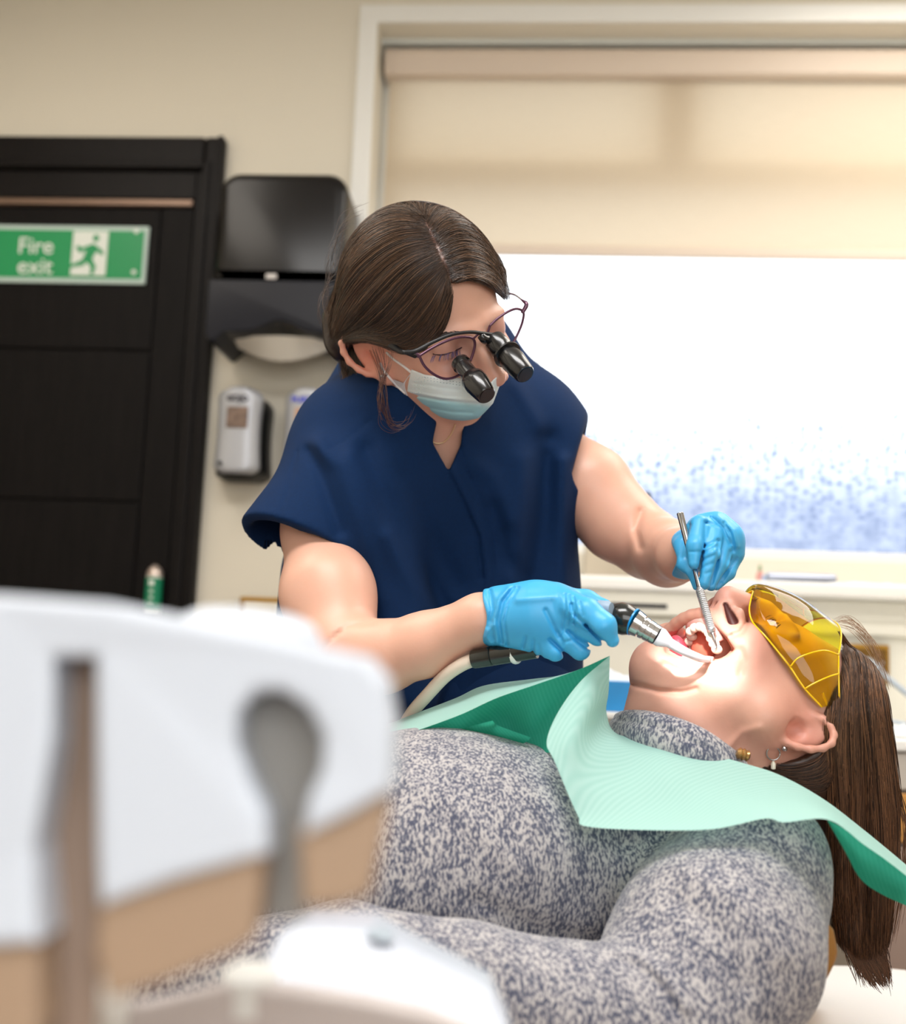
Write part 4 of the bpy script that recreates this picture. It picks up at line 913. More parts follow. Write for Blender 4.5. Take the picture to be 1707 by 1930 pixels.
# eyebrow, lashes
def lashes(name, guides, n, parent, H=None, rad=.0003, pal=((40, 26, 24), (70, 50, 45)), seed=8, jit=1.2):
    return strands(name, guides, n, None, M_hair, parent, free=True, jit=jit, palette=pal, rad=rad, seg=7, seed=seed)
def surf(sd, pts, off=-.0006, d0=1.0):
    u = [p[0] for p in pts]; v = [p[1] for p in pts]; t, _ = ray_hit(sd, u, v, d0, 2, 0, 60); return [(a, b, c + off) for a, b, c in zip(u, v, t)]
ew = []
for a in np.linspace(0, 1, 9):
    x0 = 808 + a * 62; y0 = 640 - a * 14 - 3 * math.sin(a * 3); ew.append(surf(body, [(x0, y0 + 3), (x0 - 5, y0 + 1), (x0 - 11, y0)]))
lashes('eyebrow', ew, 170, dent)['kind'] = 'stuff'
ls_ = []
for a in np.linspace(0, 1, 9):
    x0 = 818 + a * 50; y0 = 668 - a * 12 + 3 * math.sin(a * 3); p = surf(body, [(x0, y0)])[0]; ls_.append([p, (x0 - 4 + 3 * a, y0 + 6, p[2] - .004), (x0 - 8 + 8 * a, y0 + 16, p[2] - .007)])
tube('eyelid_line', [c2w(V(*p)) for p in surf(body, [(816, 667), (830, 669), (845, 666), (860, 660), (870, 655)], -.0003)], .0007, mat('lid_line', (70, 44, 44), .6), dent, 6, 16)
lashes('eyelashes', ls_, 30, dent, pal=((40, 34, 70), (100, 90, 160)), seed=9, jit=.3, rad=.00030)['kind'] = 'stuff'
# earring
q = w2c(c2w(E_d(-.024, .004, .012))); er = lathe('earring', c2w(q), c2w(q + np.array([0, 0, .003])), [(0, .0022), (.6, .0022), (1, .001)], M_chrome, dent, 12)
# necklace
tube('necklace', [c2w(V(*p)) for p in surf(body, [(812, 832), (825, 836), (838, 832), (850, 818), (858, 800)], -.001)], .0008, mat('gold_chain', (236, 204, 160), .45, .5), dent, 6, 24)
# ---- surgical mask with pleats and loops
M_mask = mat('mask_pale_blue', (206, 230, 234), .8, bump=(700, .2, .0003), attr=True)
mk = Sdf().add(lambda P: sdf_eval(dhead, P) - .0035, .001).add(ell(DH.P(0, -.048, -.002), (.040, .032, .042), DH.R), .02)
mk.disp(folds([([(763, 741), (830, 754), (905, 762)], -.0018, 3), ([(763, 737), (830, 750), (908, 757)], .0012, 3), ([(790, 765), (850, 776), (890, 778)], -.0012, 3), ([(778, 722), (850, 733), (925, 738)], -.0006, 3)]))
M_OUT = [(775, 696), (800, 706), (840, 712), (880, 712), (903, 716), (922, 724), (936, 708), (949, 680), (1000, 680), (1000, 840), (880, 840), (850, 806), (820, 788), (790, 770), (762, 757)]
mk.sub(poly_px([(p[0] + 5, p[1] + 6) for p in CARVE], 0, 1.362), .006); mk.cut(poly_px(M_OUT, 0, 1.355), .0015); mk.sub(lambda P: sdf_eval(dhead, P) + .001, .001)
def m_tint(v):
    u, w = px(v); a = np.array(srgb(222, 238, 240)[:3]); b = np.array(srgb(158, 210, 222)[:3]); c = np.array(srgb(238, 244, 244)[:3])
    s = 1 / (1 + np.exp(-(w - (744 + (u - 763) * .14)) / 2)); s2 = 1 / (1 + np.exp((w - (716 + (u - 775) * .05)) / 2))
    col = a * (1 - s[:, None]) + b * s[:, None]; col = col * (1 - s2[:, None] * .8) + c * s2[:, None] * .8; s3 = 1 / (1 + np.exp((u - 783) / 2)); return col * (1 - .6 * s3[:, None]) + c * .6 * s3[:, None]
lo, hi = bounds([V(740, 670, 1.36), V(965, 815, 1.19), V(965, 670, 1.36)], .02)
mask = sdf_obj('face_mask', mk, lo, hi, .0011, M_mask, dent, m_tint)
# embossed dots along the edges
dt = surf(mk, [(784 - k * 1.8 + j * 6, 712 + k * 7) for k in range(6) for j in range(4)] + [(800 + k * 6, 711 + k * .9 + j * 5) for k in range(18) for j in range(2)], 0, 1.15)
vs = []; fs = []
for a, b, c in dt:
    if c > 1.31: continue
    k = len(vs); w_ = 1.0; vs += [V(a - w_, b - .8, c - .0004), V(a + w_, b - .8, c - .0004), V(a + w_, b + .8, c - .0004), V(a - w_, b + .8, c - .0004)]; fs.append([k, k + 1, k + 2, k + 3])
mesh_obj('embossed_dots', c2w(np.array(vs)), fs, mat('mask_dot', (170, 190, 196), .8), mask)['kind'] = 'stuff'
flap = [V(*p) for p in surf(body, [(741, 715), (760, 722), (776, 700), (768, 756), (748, 742)], -.0015)]
mesh_obj('mask_side', c2w(np.array(flap)), [[0, 1, 2, 3, 4]], M_maskside if 'M_maskside' in globals() else mat('mask_side', (224, 222, 224), .8), dent, False)
M_loop = mat('ear_loop_white', (238, 236, 236), .8)
for a in ([(776, 703), (760, 690), (742, 677), (728, 664)], [(764, 742), (748, 727), (734, 712), (722, 697), (716, 684)]):
    tube('ear_loop', [c2w(V(*p)) for p in surf(body, a, -.0012)], .0014, M_loop, mask, 8, 18)
# ---- magnifying loupes
M_purple = mat('purple_metal', (98, 62, 84), .3, .5, coat=.3)
M_lens = clear('lens_glass', (.93, .93, .97, 1), .02, .10)
lp = thing('loupe_glasses', 'purple rimmed glasses with black magnifying loupes worn by the dentist', 'glasses', c2w(V(880, 660, 1.24)))
def onH(u, v, f0, H=DH):
    r = V(u, v, 1.0); p0_ = H.P(0, 0, f0); t = (p0_ @ H.F) / (r @ H.F); return r * t
RL = [(790, 671), (800, 690), (818, 706), (840, 714), (863, 708), (882, 688), (893, 660), (894, 643), (885, 636), (863, 636), (838, 644), (812, 657)]
LL = [(923, 614), (938, 600), (958, 587), (974, 582), (986, 588), (985, 604), (978, 624), (966, 647), (948, 668), (930, 676), (919, 662), (916, 640)]
for ring, f0 in ((RL, .024), (LL, .024)):
    q = cat(ring + ring[:1], 49)[:-1]; pts = np.array([onH(a, b, f0) for a, b in q]); n = len(pts)
    pw = c2w(np.vstack([pts, pts[:1]])); vs, fs = tube_geo(pw, .0014, 8, cap=False); rim = mesh_obj('lens_rim', vs, fs, M_purple, lp)
    mesh_obj('lens', c2w(np.vstack([pts.mean(0) + DH.F * .0015, pts])), [[0, i + 1, (i + 1) % n + 1] for i in range(n)], M_lens, rim)
def tb_(name, pts, r, m, n=24, par=lp, prof=(1, 1)): return tube(name, [c2w(p) for p in pts], r, m, par, 10, n, prof)
tb_('end_piece', [onH(790, 671, .024), onH(783, 668, .022), onH(778, 664, .018)], [.0022, .0028, .0018], M_purple)
tb_('end_piece', [onH(984, 590, .024), onH(992, 574, .023), onH(984, 566, .016)], [.0020, .0024, .0012], M_purple)
tb_('bridge', [onH(890, 640, .024), onH(905, 628, .028), onH(919, 632, .024)], .0012, M_purple)
tb_('nose_pad', [onH(893, 655, .020), onH(897, 662, .015)], [.0012, .0022], M_lens, 6)
dE = -E_d(0, 0, 0)[2]
tb_('temple_arm', [V(690, 630, dE - .012), V(715, 637, 1.285), V(738, 650, 1.265), V(755, 662, 1.252), onH(775, 666, .02)], [.0022, .0040, .0046, .0026, .0018], M_blackm)
tb_('temple_arm', [onH(984, 566, .016), V(970, 556, 1.35), V(955, 552, 1.37)], [.001, .0012, .0012], M_purple)
tb_('loupe_bar', [onH(758, 664, .028), onH(782, 662, .030), onH(815, 645, .033), onH(850, 631, .036), onH(885, 626, .037), onH(912, 629, .036), onH(935, 633, .034)], [.0022, .0024, .0020, .0018, .0018, .0022, .003], M_blackm, 40)
tb_('bar_hinge', [onH(768, 664, .027), onH(783, 672, .026)], [.003, .002], M_blackm, 6)
def barrel(p, q, prof, name):
    o = lathe(name, c2w(p), c2w(q), prof, M_bk, lp, 28); return o
M_bk = mat('loupe_black', (16, 16, 18), .25, coat=.4)
A0 = onH(866, 682, .026); A1 = V(917, 746, -A0[2] - .038)
barrel(A0, A1, [(0, .0082), (.02, .0100), (.10, .0102), (.12, .0088), (.42, .0092), (.46, .0112), (.50, .0128), (.66, .0132), (.97, .0104), (1, .0092)], 'loupe_barrel')
B0 = onH(930, 640, .034); B1 = V(990, 706, -B0[2] - .040)
barrel(B0, B1, [(0, .0085), (.04, .0115), (.28, .0120), (.33, .0100), (.40, .0100), (.415, .0150), (.45, .0150), (.46, .0118), (.62, .0130), (.97, .0106), (1, .0095)], 'loupe_barrel')
BR = [o for o in scene.objects if o.name.startswith('loupe_barrel')]
for (p, q), brl in zip(((A0, A1), (B0, B1)), BR):
    ax = unit(q - p); lathe('front_glass', c2w(q - ax * .0008), c2w(q + ax * .0006), [(0, .0080), (1, .0078)], bpy.data.materials.get('coated_glass') or mat('coated_glass', (14, 14, 20), .3), brl, 24)
tb_('loupe_mount', [onH(905, 632, .036), onH(914, 640, .038), onH(928, 640, .034)], [.004, .005, .006], M_bk, 10)
tb_('loupe_mount', [onH(862, 676, .022), onH(868, 684, .026)], [.006, .007], M_bk, 6)
# ---- curing / scaler handpiece held in the right-hand glove, probe in the other
hpz = thing('dental_handpiece', 'black and chrome dental handpiece with clear lit tip and cream hose', 'handpiece', c2w(V(1190, 1165, 1.12)))
lathe('handle', c2w(V(890, 1243, 1.165)), c2w(V(1010, 1222, 1.145)), [(0, .0085), (.03, .0092), (.30, .0096), (.31, .0088), (.33, .0096), (1, .0096)], mat('handle_black', (22, 26, 24), .22, coat=.5), hpz, 28)
lathe('white_band', c2w(V(965, 1231, 1.1545)), c2w(V(974, 1229, 1.152)), [(0, .0104), (.3, .0112), (.7, .0112), (1, .0104)], M_white, hpz, 28)
tube('inner_shaft', [c2w(V(1010, 1222, 1.145)), c2w(V(1080, 1180, 1.14)), c2w(V(1150, 1150, 1.135))], .008, bpy.data.materials['handle_black'], hpz, 14, 16)
lathe('head_body', c2w(V(1142, 1157, 1.135)), c2w(V(1193, 1172, 1.125)), [(0, .0075), (.1, .0095), (.45, .0148), (.75, .0150), (.97, .0128), (1, .0125)], bpy.data.materials['handle_black'], hpz, 32)
lathe('grey_button', c2w(V(1118, 1146, 1.128)), c2w(V(1152, 1148, 1.118)), [(0, .004), (.3, .0075), (.8, .0075), (1, .006)], mat('button_grey', (150, 170, 190), .4), hpz, 20)
lathe('blue_ring', c2w(V(1192, 1171.5, 1.1252)), c2w(V(1195, 1172.8, 1.1245)), [(0, .0132), (1, .0132)], mat('ring_blue', (30, 150, 220), .3), hpz, 32)
lathe('metal_sleeve', c2w(V(1195, 1172.8, 1.1245)), c2w(V(1238, 1198, 1.118)), [(0, .0126), (.30, .0112), (.31, .0092), (.36, .0092), (.37, .0106), (.52, .0103), (.53, .0095), (.56, .0095), (.57, .0101), (.78, .0098), (.79, .0092), (.81, .0092), (.82, .0096), (1, .0094)], mat('polished_steel', (205, 205, 205), .15, 1), hpz, 32)
lathe('light_collar', c2w(V(1238, 1198, 1.118)), c2w(V(1262, 1212, 1.117)), [(0, .0088), (.3, .0090), (.7, .0068), (1, .0048)], mat('clear_acrylic', (244, 240, 250), .15, coat=.6), hpz, 24)
tube('suction_tip', [c2w(V(1256, 1209, 1.117)), c2w(V(1290, 1228, 1.122)), c2w(V(1318, 1240, 1.135)), c2w(V(1334, 1244, 1.15))], [.0050, .0042, .0038, .0030], bpy.data.materials['clear_acrylic'], hpz, 14, 20)
tube('hose', [c2w(V(*p)) for p in ((893, 1243, 1.166), (868, 1254, 1.17), (838, 1275, 1.18), (805, 1310, 1.20), (775, 1345, 1.23), (755, 1385, 1.27), (750, 1440, 1.33), (780, 1560, 1.40))], .0066, mat('hose_cream', (228, 212, 196), .4), hpz, 14, 50)
pr = thing('dental_probe', 'thin steel dental probe with knurled grip in the raised glove', 'probe', c2w(V(1330, 1150, 1.19)))
lathe('probe_handle', c2w(V(1281, 966, 1.217)), c2w(V(1304, 1055, 1.212)), [(0, .0030), (.02, .0036), (.97, .0034), (1, .0022)], M_chrome, pr, 16)
lathe('probe_neck', c2w(V(1304, 1055, 1.212)), c2w(V(1317, 1108, 1.178)), [(0, .0020), (1, .0022)], M_chrome, pr, 12)
kn = [(0, .0024), (.06, .0040)] + [(.08 + i * .0205, .0043 if i % 2 else .0038) for i in range(42)] + [(.95, .0040), (1, .0022)]
lathe('knurled_grip', c2w(V(1317, 1108, 1.178)), c2w(V(1342, 1192, 1.157)), kn, mat('satin_steel', (196, 198, 202), .3, .9), pr, 18, False)
tube('probe_tip', [c2w(V(1342, 1192, 1.157)), c2w(V(1347, 1208, 1.155)), c2w(V(1350, 1220, 1.155)), c2w(V(1346, 1224, 1.156))], [.0019, .0012, .0008, .0004], M_chrome, pr, 8, 14)
# ================================================================ PATIENT
M_skin2 = mat('skin_patient', (222, 172, 150), .45, bump=(300, .2, .0006), var=(34, .05), sss=.12, attr=True)
PH = Frame((.3098, -.1188, -1.200), (.10, -.02, .995), None, (-.20, .978, .03))
pat = thing('patient', 'reclining woman in grey marl sweater with her mouth wide open', 'person', c2w(V(1000, 1880, 1.10)))
pb = head_base(Sdf(), PH, jaw=False, sk=.064, top=.070, fw=.050)
pb.add(ell(PH.P(0, .016, -.026), (.044, .020, .026), PH.R), .02)
# nose, bigger and rounder, seen from below
pb.add(cone(PH.P(0, .004, .022), PH.P(0, -.030, .040), .009, .0125), .012)
for s in (-1, 1): pb.add(ell(PH.P(s * .0145, -.040, .028), (.0080, .0105, .0125), PH.R), .008)
# cheeks and upper lip mass
pb.add(ell(PH.P(0, -.050, .004), (.034, .022, .024), PH.R), .02)
pb.add(cone(PH.P(.036, -.034, -.016), V(1446, 1290, 1.168), .022, .026), .03); pb.add(cone(PH.P(-.040, -.028, -.012), V(1420, 1280, 1.24), .022, .026), .03)
# lower jaw
CH = V(1233, 1266, 1.195)
pb.add(ell(CH, (.022, .020, .026), PH.R), .01)
pb.add(cone(V(1246, 1262, 1.185), V(1435, 1352, 1.135), .018, .026), .03); pb.add(cone(V(1246, 1262, 1.215), V(1420, 1345, 1.262), .018, .026), .03)
pb.add(cone(V(1268, 1268, 1.20), V(1400, 1310, 1.20), .022, .045), .03)
# throat and neck
pb.add(ell(V(1262, 1338, 1.195), (.040, .034, .045)), .018); pb.add(cone(V(1300, 1358, 1.195), V(1420, 1372, 1.195), .040, .054), .03)
pb.add(cone(V(1395, 1390, 1.195), V(1290, 1470, 1.19), .055, .060), .03)
pb.add(cone(V(1290, 1480, 1.20), V(1120, 1680, 1.18), .07, .08), .05)
# lips
UL = [(1396, 1226, 1.170), (1382, 1200, 1.170), (1352, 1170, 1.178), (1318, 1157, 1.190), (1283, 1169, 1.206), (1256, 1194, 1.220), (1238, 1214, 1.228)]
LL_ = [(1238, 1214, 1.228), (1231, 1225, 1.215), (1246, 1236, 1.193), (1290, 1252, 1.178), (1338, 1258, 1.170), (1374, 1250, 1.167), (1396, 1226, 1.170)]
CAV = ell(PH.P(0, -.074, .020), (.0245, .0195, .030), PH.R); 
pb.sub(ell(PH.P(.006, -.0745, .014), (.024, .020, .034), PH.R), .006); pb.sub(cone(PH.P(0, -.078, .01), PH.P(0, -.080, -.03), .019, .017), .006)
pb.sub(poly_px([(1250, 1214), (1264, 1194), (1290, 1177), (1318, 1168), (1346, 1179), (1370, 1202), (1384, 1224), (1368, 1240), (1338, 1247), (1290, 1243), (1254, 1230)], 0, 1.192), .005); pb.sub(cone(V(1322, 1215, 1.185), V(1335, 1225, 1.21), .0165, .008), .006)
pb.add(ell(V(1262, 1206, 1.226), (.020, .018, .006)), .006)
for A_, r0, r1 in ((UL, .0044, .0052), (LL_, .0075, .0046)):
    q = cat(A_, 15); q = [V(*p) for p in q]
    for i, (a, b) in enumerate(zip(q[:-1], q[1:])): rr = r0 + (r1 - r0) * i / 13; pb.add(cone(a, b, rr, rr), .006)
# nostril, creases
for s in (-1, 1): pb.sub(cone(PH.P(s * .0075, -.0475, .038), PH.P(s * .0085, -.036, .022), .0035, .0045), .003)
_n = surf(pb, [(1367, 1140), (1381, 1172)], .0022, 1.0); pb.add(ell(V(_n[1][0] + 12, _n[1][1] - 8, _n[1][2] + .006), (.0075, .0095, .0075)), .005); pb.sub(cone(V(*_n[0]), V(*_n[1]), .0018, .0046), .003)
pb.disp(folds([([(1194, 1290), (1240, 1302), (1285, 1305), (1312, 1298)], -.0030, 5), ([(1406, 1148), (1408, 1172), (1396, 1192), (1378, 1198)], -.0030, 5), ([(1252, 1252), (1290, 1268), (1330, 1270)], -.0018, 7), ([(1395, 1225), (1402, 1245), (1395, 1270)], -.0015, 7), ([(1410, 1440), (1330, 1400), (1250, 1362)], -.002, 8), ([(1360, 1420), (1400, 1380), (1430, 1372)], .002, 8)]))
E_p = ear(pb, PH, 1, .068, -.012, -.086, .98, .28); ear(pb, PH, -1, .068, -.012, -.086, .98, .28)
CAVC = PH.P(0, -.076, .012)
def p_tint(v):
    c = np.tile(np.array(srgb(212, 160, 140)[:3]), (len(v), 1)); q = PH.loc(v)
    def bl(w, col):
        nonlocal c; w = np.clip(w, 0, 1)[:, None]; c = c * (1 - w) + np.array(srgb(*col)[:3]) * w
    bl(np.exp(-((q[:, 1] + .034) ** 2 + (q[:, 2] - .034) ** 2 + q[:, 0] ** 2) / .0005) * .55, (198, 122, 112))
    bl(np.exp(-((v - CH) ** 2).sum(1) / .0005) * .45, (206, 128, 118))
    bl(np.exp(-((q[:, 0] - .05) ** 2 + (q[:, 1] + .03) ** 2 + (q[:, 2] + .01) ** 2) / .0006) * .35, (208, 128, 118))
    bl((1 - np.linalg.norm(v - E_p(0, 0, .008), axis=1) / .045) * .7, (210, 132, 116))
    for A_ in (UL, LL_):
        q_ = cat(A_, 15); dd = np.min([np.linalg.norm(v - V(*p), axis=1) for p in q_], 0); bl(np.exp(-(dd / .006) ** 4) * .6, (196, 118, 112))
    cv = CAV(v); dl = np.min([np.linalg.norm(v - V(*p), axis=1) for A_ in (UL, LL_) for p in cat(A_, 30)], 0); cm = np.clip((dl - .0062) / .0012, 0, 1); bl((.007 - cv) / .002 * cm * (q[:, 2] < .017), (206, 92, 88)); bl((q[:, 1] > -.073) * (cv < .007) * (q[:, 2] < .015) * 1.0, (240, 124, 98)); bl((.0016 - cone(V(*_n[0]), V(*_n[1]), .0018, .0044)(v.astype(np.float32))) / .0012, (92, 46, 42))  # nostril slit tinted dark: shade of the hollow put into the skin colour
    bl((np.linalg.norm(v - PH.P(0, -.078, -.022), axis=1) < .014) * 1.0, (120, 30, 40))
    return c
lo, hi = bounds([V(1150, 1080, 1.1), V(1640, 1080, 1.1), V(1090, 1600, 1.1), V(1640, 1600, 1.33), V(1150, 1080, 1.33)], .03)
sdf_obj('body', pb, lo, hi, .0016, M_skin2, pat, p_tint)
# ---- teeth and gum
M_tooth = mat('tooth_enamel', (240, 232, 214), .2, coat=.4, sss=.05); M_gold = mat('tooth_crown', (214, 150, 70), .25, coat=.4); M_gum = mat('gum_pink', (236, 176, 168), .3, coat=.3)
TT = [(1311, 1228, 1.222, 1), (1302, 1219, 1.220, 1), (1299, 1208, 1.214, 0), (1303, 1198, 1.207, 0), (1300, 1189, 1.200, 0), (1308, 1182, 1.193, 0), (1318, 1180, 1.187, 0), (1328, 1184, 1.181, 0), (1335, 1192, 1.176, 0), (1340, 1202, 1.172, 0), (1345, 1212, 1.169, 0), (1350, 1222, 1.167, 0)]
gp = [V(u + 3, v - 11, d + .003) for u, v, d, _ in TT]
tube('upper_gum', [c2w(p) for p in gp], .0062, M_gum, pat, 12, 30)
for i, (u, v, d, g) in enumerate(TT):
    bx = np.eye(3)[np.argsort([1, 0, 2])]; c_ = V(u, v + 1, d - .005); rr = .0043 if 3 < i < 9 else .0050
    vs, fs = sdf_mesh(Sdf().add(ell(c_, (rr, .0046, rr * .9)), .001).add(ell(c_ + np.array([.0006, -.0008, 0]), (rr * .95, .0035, rr)), .002), c_ - .008, c_ + .008, .0008)
    mesh_obj('tooth', c2w(vs), fs, M_gold if g and i == 0 else M_tooth, pat)
sp_ = [V(1240, 1226, 1.222), V(1262, 1224, 1.190), V(1300, 1240, 1.170), V(1340, 1246, 1.156)]
tube('lower_gum', [c2w(p + np.array([.002, -.0015, -.004])) for p in sp_], .0055, M_gum, pat, 12, 24)
tg = Sdf().add(ell(PH.P(0, -.090, -.006), (.017, .010, .022), PH.R), .005); vs, fs = sdf_mesh(tg, PH.P(0, -.09, -.006) - .04, PH.P(0, -.09, -.006) + .04, .002); mesh_obj('tongue', c2w(vs), fs, mat('tongue_red', (176, 62, 76), .3), pat)
vs, fs = sdf_mesh(Sdf().add(ell(V(1327, 1216, 1.208), (.0135, .0185, .013)), .001), V(1327, 1216, 1.208) - .03, V(1327, 1216, 1.208) + .03, .0015); mesh_obj('palate', c2w(vs), fs, mat('palate_coral', (236, 128, 104), .35, bump=(200, .2, .0006)), pat)
# ---- eye seen through the goggles
ew = []
for a in np.linspace(0, 1, 7): ew.append(surf(pb, [(1440 + a * 24, 1164 + a * 22), (1446 + a * 24, 1160 + a * 20), (1454 + a * 20, 1158 + a * 20)], -.001, .95))
lashes('eyelashes', ew, 26, pat, seed=19, jit=.6, rad=.00018, pal=((70, 44, 30), (110, 76, 50)))['kind'] = 'stuff'
# ---- earrings
_h = surf(pb, [(1457, 1420), (1478, 1411)], -.003, 1.0); hoopc = V(*_h[0]) + np.array([0, .006, -.004]); tt = np.linspace(0, 2 * math.pi, 25)
tube('hoop_earring', [c2w(hoopc + .0062 * (math.cos(a) * np.array([1, 0, 0]) + math.sin(a) * np.array([.0, 1, .0])) + np.array([0, -.006, .004])) for a in tt], .0007, M_chrome, pat, 8)
q = hoopc + np.array([0, -.013, .004]); lathe('earring_bead', c2w(q), c2w(q + np.array([0, -.008, 0])), [(0, .0008), (.3, .0022), (.9, .0022), (1, .001)], mat('pearl', (236, 232, 214), .2, coat=.6), pat, 14)
q = V(*_h[1]); lathe('stud_earring', c2w(q), c2w(q + np.array([0, 0, .003])), [(0, .0024), (.6, .0022), (1, .001)], M_chrome, pat, 14)
# ---- sweater
def marl():
    m = bpy.data.materials.new('grey_marl_knit'); m.use_nodes = True; nt = m.node_tree; b = nt.nodes['Principled BSDF']; N = nt.nodes.new; L = nt.links.new
    t = N('ShaderNodeTexCoord'); mp = N('ShaderNodeMapping'); mp.inputs['Rotation'].default_value = (0, .5, .35); mp.inputs['Scale'].default_value = (1.0, 1.0, .45); L(t.outputs['Object'], mp.inputs[0])
    n1 = N('ShaderNodeTexNoise'); n1.inputs['Scale'].default_value = 430; n1.inputs['Detail'].default_value = 2.5; n1.inputs['Roughness'].default_value = .6; L(mp.outputs[0], n1.inputs[0])
    n2 = N('ShaderNodeTexNoise'); n2.inputs['Scale'].default_value = 60; n2.inputs['Detail'].default_value = 2; L(mp.outputs[0], n2.inputs[0])
    ad = N('ShaderNodeMath'); ad.operation = 'MULTIPLY_ADD'; L(n2.outputs[0], ad.inputs[0]); ad.inputs[1].default_value = .25; L(n1.outputs[0], ad.inputs[2])
    r = N('ShaderNodeValToRGB'); e = r.color_ramp.elements; e[0].position = .52; e[0].color = srgb(78, 82, 102); e[1].position = .73; e[1].color = srgb(190, 186, 186)
    x = e.new(.59); x.color = srgb(112, 114, 128); x = e.new(.645); x.color = srgb(158, 155, 160); L(ad.outputs[0], r.inputs[0]); L(r.outputs[0], b.inputs['Base Color'])
    b.inputs['Roughness'].default_value = .95; b.inputs['Sheen Weight'].default_value = .25
    bp = N('ShaderNodeBump'); bp.inputs['Strength'].default_value = .5; bp.inputs['Distance'].default_value = .0012; L(n1.outputs[0], bp.inputs['Height']); L(bp.outputs[0], b.inputs['Normal']); return m
M_marl = marl()
swt = Sdf()
swt.add(ell(V(1010, 1730, 1.20), (.25, .135, .17)), .02); swt.add(ell(V(885, 1600, 1.115), (.135, .102, .12)), .05); swt.add(ell(V(900, 1590, 1.28), (.13, .10, .11)), .05)
swt.add(cone(V(760, 1660, 1.12), V(-150, 1740, 1.10), .125, .13), .06)
swt.add(cone(V(1180, 1600, 1.17), V(1295, 1500, 1.19), .11, .078), .06)
swt.add(cone(V(1330, 1560, 1.33), V(1130, 1700, 1.38), .065, .06), .06)
swt.add(cone(V(1340, 1600, 1.14), V(1420, 1640, 1.05), .075, .058), .04)
swt.add(cone(V(1440, 1612, 1.045), V(1405, 1690, 1.03), .049, .068), .03)
swt.chain(seg3((1398, 1672, 1.035, 158), (1352, 1782, .99, 194), (1268, 1905, .955, 184)), .012)
swt.chain(seg3((1270, 1930, .945, 150), (1080, 1915, .93, 138), (880, 1868, .92, 124), (650, 1806, .93, 100), (300, 1850, .95, 86), (110, 1880, .97, 78)), .010)
swt.disp(folds([([(1170, 1800), (1205, 1820), (1245, 1860), (1272, 1905)], -.0025, 13), ([(1160, 1792), (1210, 1806), (1262, 1850), (1292, 1900)], .004, 12), ([(1300, 1640), (1400, 1700), (1470, 1800)], .003, 26), ([(1280, 1700), (1360, 1760), (1400, 1860)], -.003, 20),
    ([(740, 1450), (860, 1520), (980, 1640)], .002, 24), ([(900, 1700), (1000, 1745), (1120, 1775)], -.003, 20), ([(1180, 1590), (1270, 1570)], -.004, 20)], 1.1))
lo, hi = bounds([V(-150, 1560, 1.25), V(1560, 1380, 1.0), V(1560, 2060, .8), V(-150, 2000, 1.0), V(1500, 1400, 1.52), V(700, 1380, 1.45)], .02)
sdf_obj('sweater', swt, lo, hi, .0032, M_marl, pat)
col = Sdf(); cp = [(1388, 1450, 1.13), (1362, 1430, 1.105), (1315, 1398, 1.098), (1262, 1376, 1.112), (1215, 1365, 1.14), (1180, 1364, 1.175), (1180, 1372, 1.22), (1240, 1400, 1.27), (1330, 1450, 1.275)]
q = cat(cp, 26)
for a, b in zip(q[:-1], q[1:]): col.add(cone(V(*a), V(*b), .0115, .0115), .006)
for a, b in zip(q[:-1], q[1:]): col.add(cone(V(a[0] - 2, a[1] + 26, a[2]), V(b[0] - 2, b[1] + 26, b[2]), .014, .014), .010)
col.disp(folds([([(1150, 1352), (1250, 1372), (1330, 1410)], -.0015, 4)]))
lo, hi = bounds([V(*p) for p in cp], .04); sdf_obj('sweater_collar', col, lo, hi, .0020, M_marl, pat)
# hand of the near arm beyond the cuff
hd = Sdf().chain(seg3((650 - 540, 1806 + 75, .97, 56), (560 - 540, 1790 + 75, .975, 60), (500 - 540, 1785 + 75, .98, 58)), .02)
for i, (a, b) in enumerate(((-36, 70), (-12, 82), (12, 80), (36, 66))): hd.chain([B(-35, 1860 + a, .98, 19), B(-80 - b * .3, 1863 + a, .985, 18), B(-100 - b, 1875 + a, 1.0, 14)], .006)
hd.chain(seg3((20, 1825, .97, 24), (-20, 1797, .97, 20), (-50, 1787, .975, 15)), .01)
lo, hi = bounds([V(-220, 1740, .98), V(170, 1980, .98)], .05); sdf_obj('hand', hd, lo, hi, .0025, M_skin2, pat, lambda v: np.tile(np.array(srgb(212, 160, 140)[:3]), (len(v), 1)))
# legs
w0 = c2w(V(-150, 1760, 1.10)); lg = Sdf()
for s in (-1, 1):
    lg.chain([(w2c(w0 + np.array([0, s * .09, -.0])), .10), (w2c(w0 + np.array([-.42, s * .10, .02])), .075), (w2c(w0 + np.array([-.85, s * .09, -.10])), .05)], .05)
lo, hi = bounds([w2c(w0 + np.array(q)) for q in ((0.1, -.2, -.2), (-.95, .2, .15), (.1, .2, .15), (-.95, -.2, -.2))], .05)
sdf_obj('trousers', lg, lo, hi, .012, mat('dark_denim', (40, 48, 70), .9), pat)
fw_ = w0 + np.array([-.88, 0, -.06])
for s in (-1, 1): box('shoe', fw_ + np.array([-.05, s * .09 - .045, -.08]), fw_ + np.array([.04, s * .09 + .045, .14]), bpy.data.materials['white_clog'], pat, .03, True)
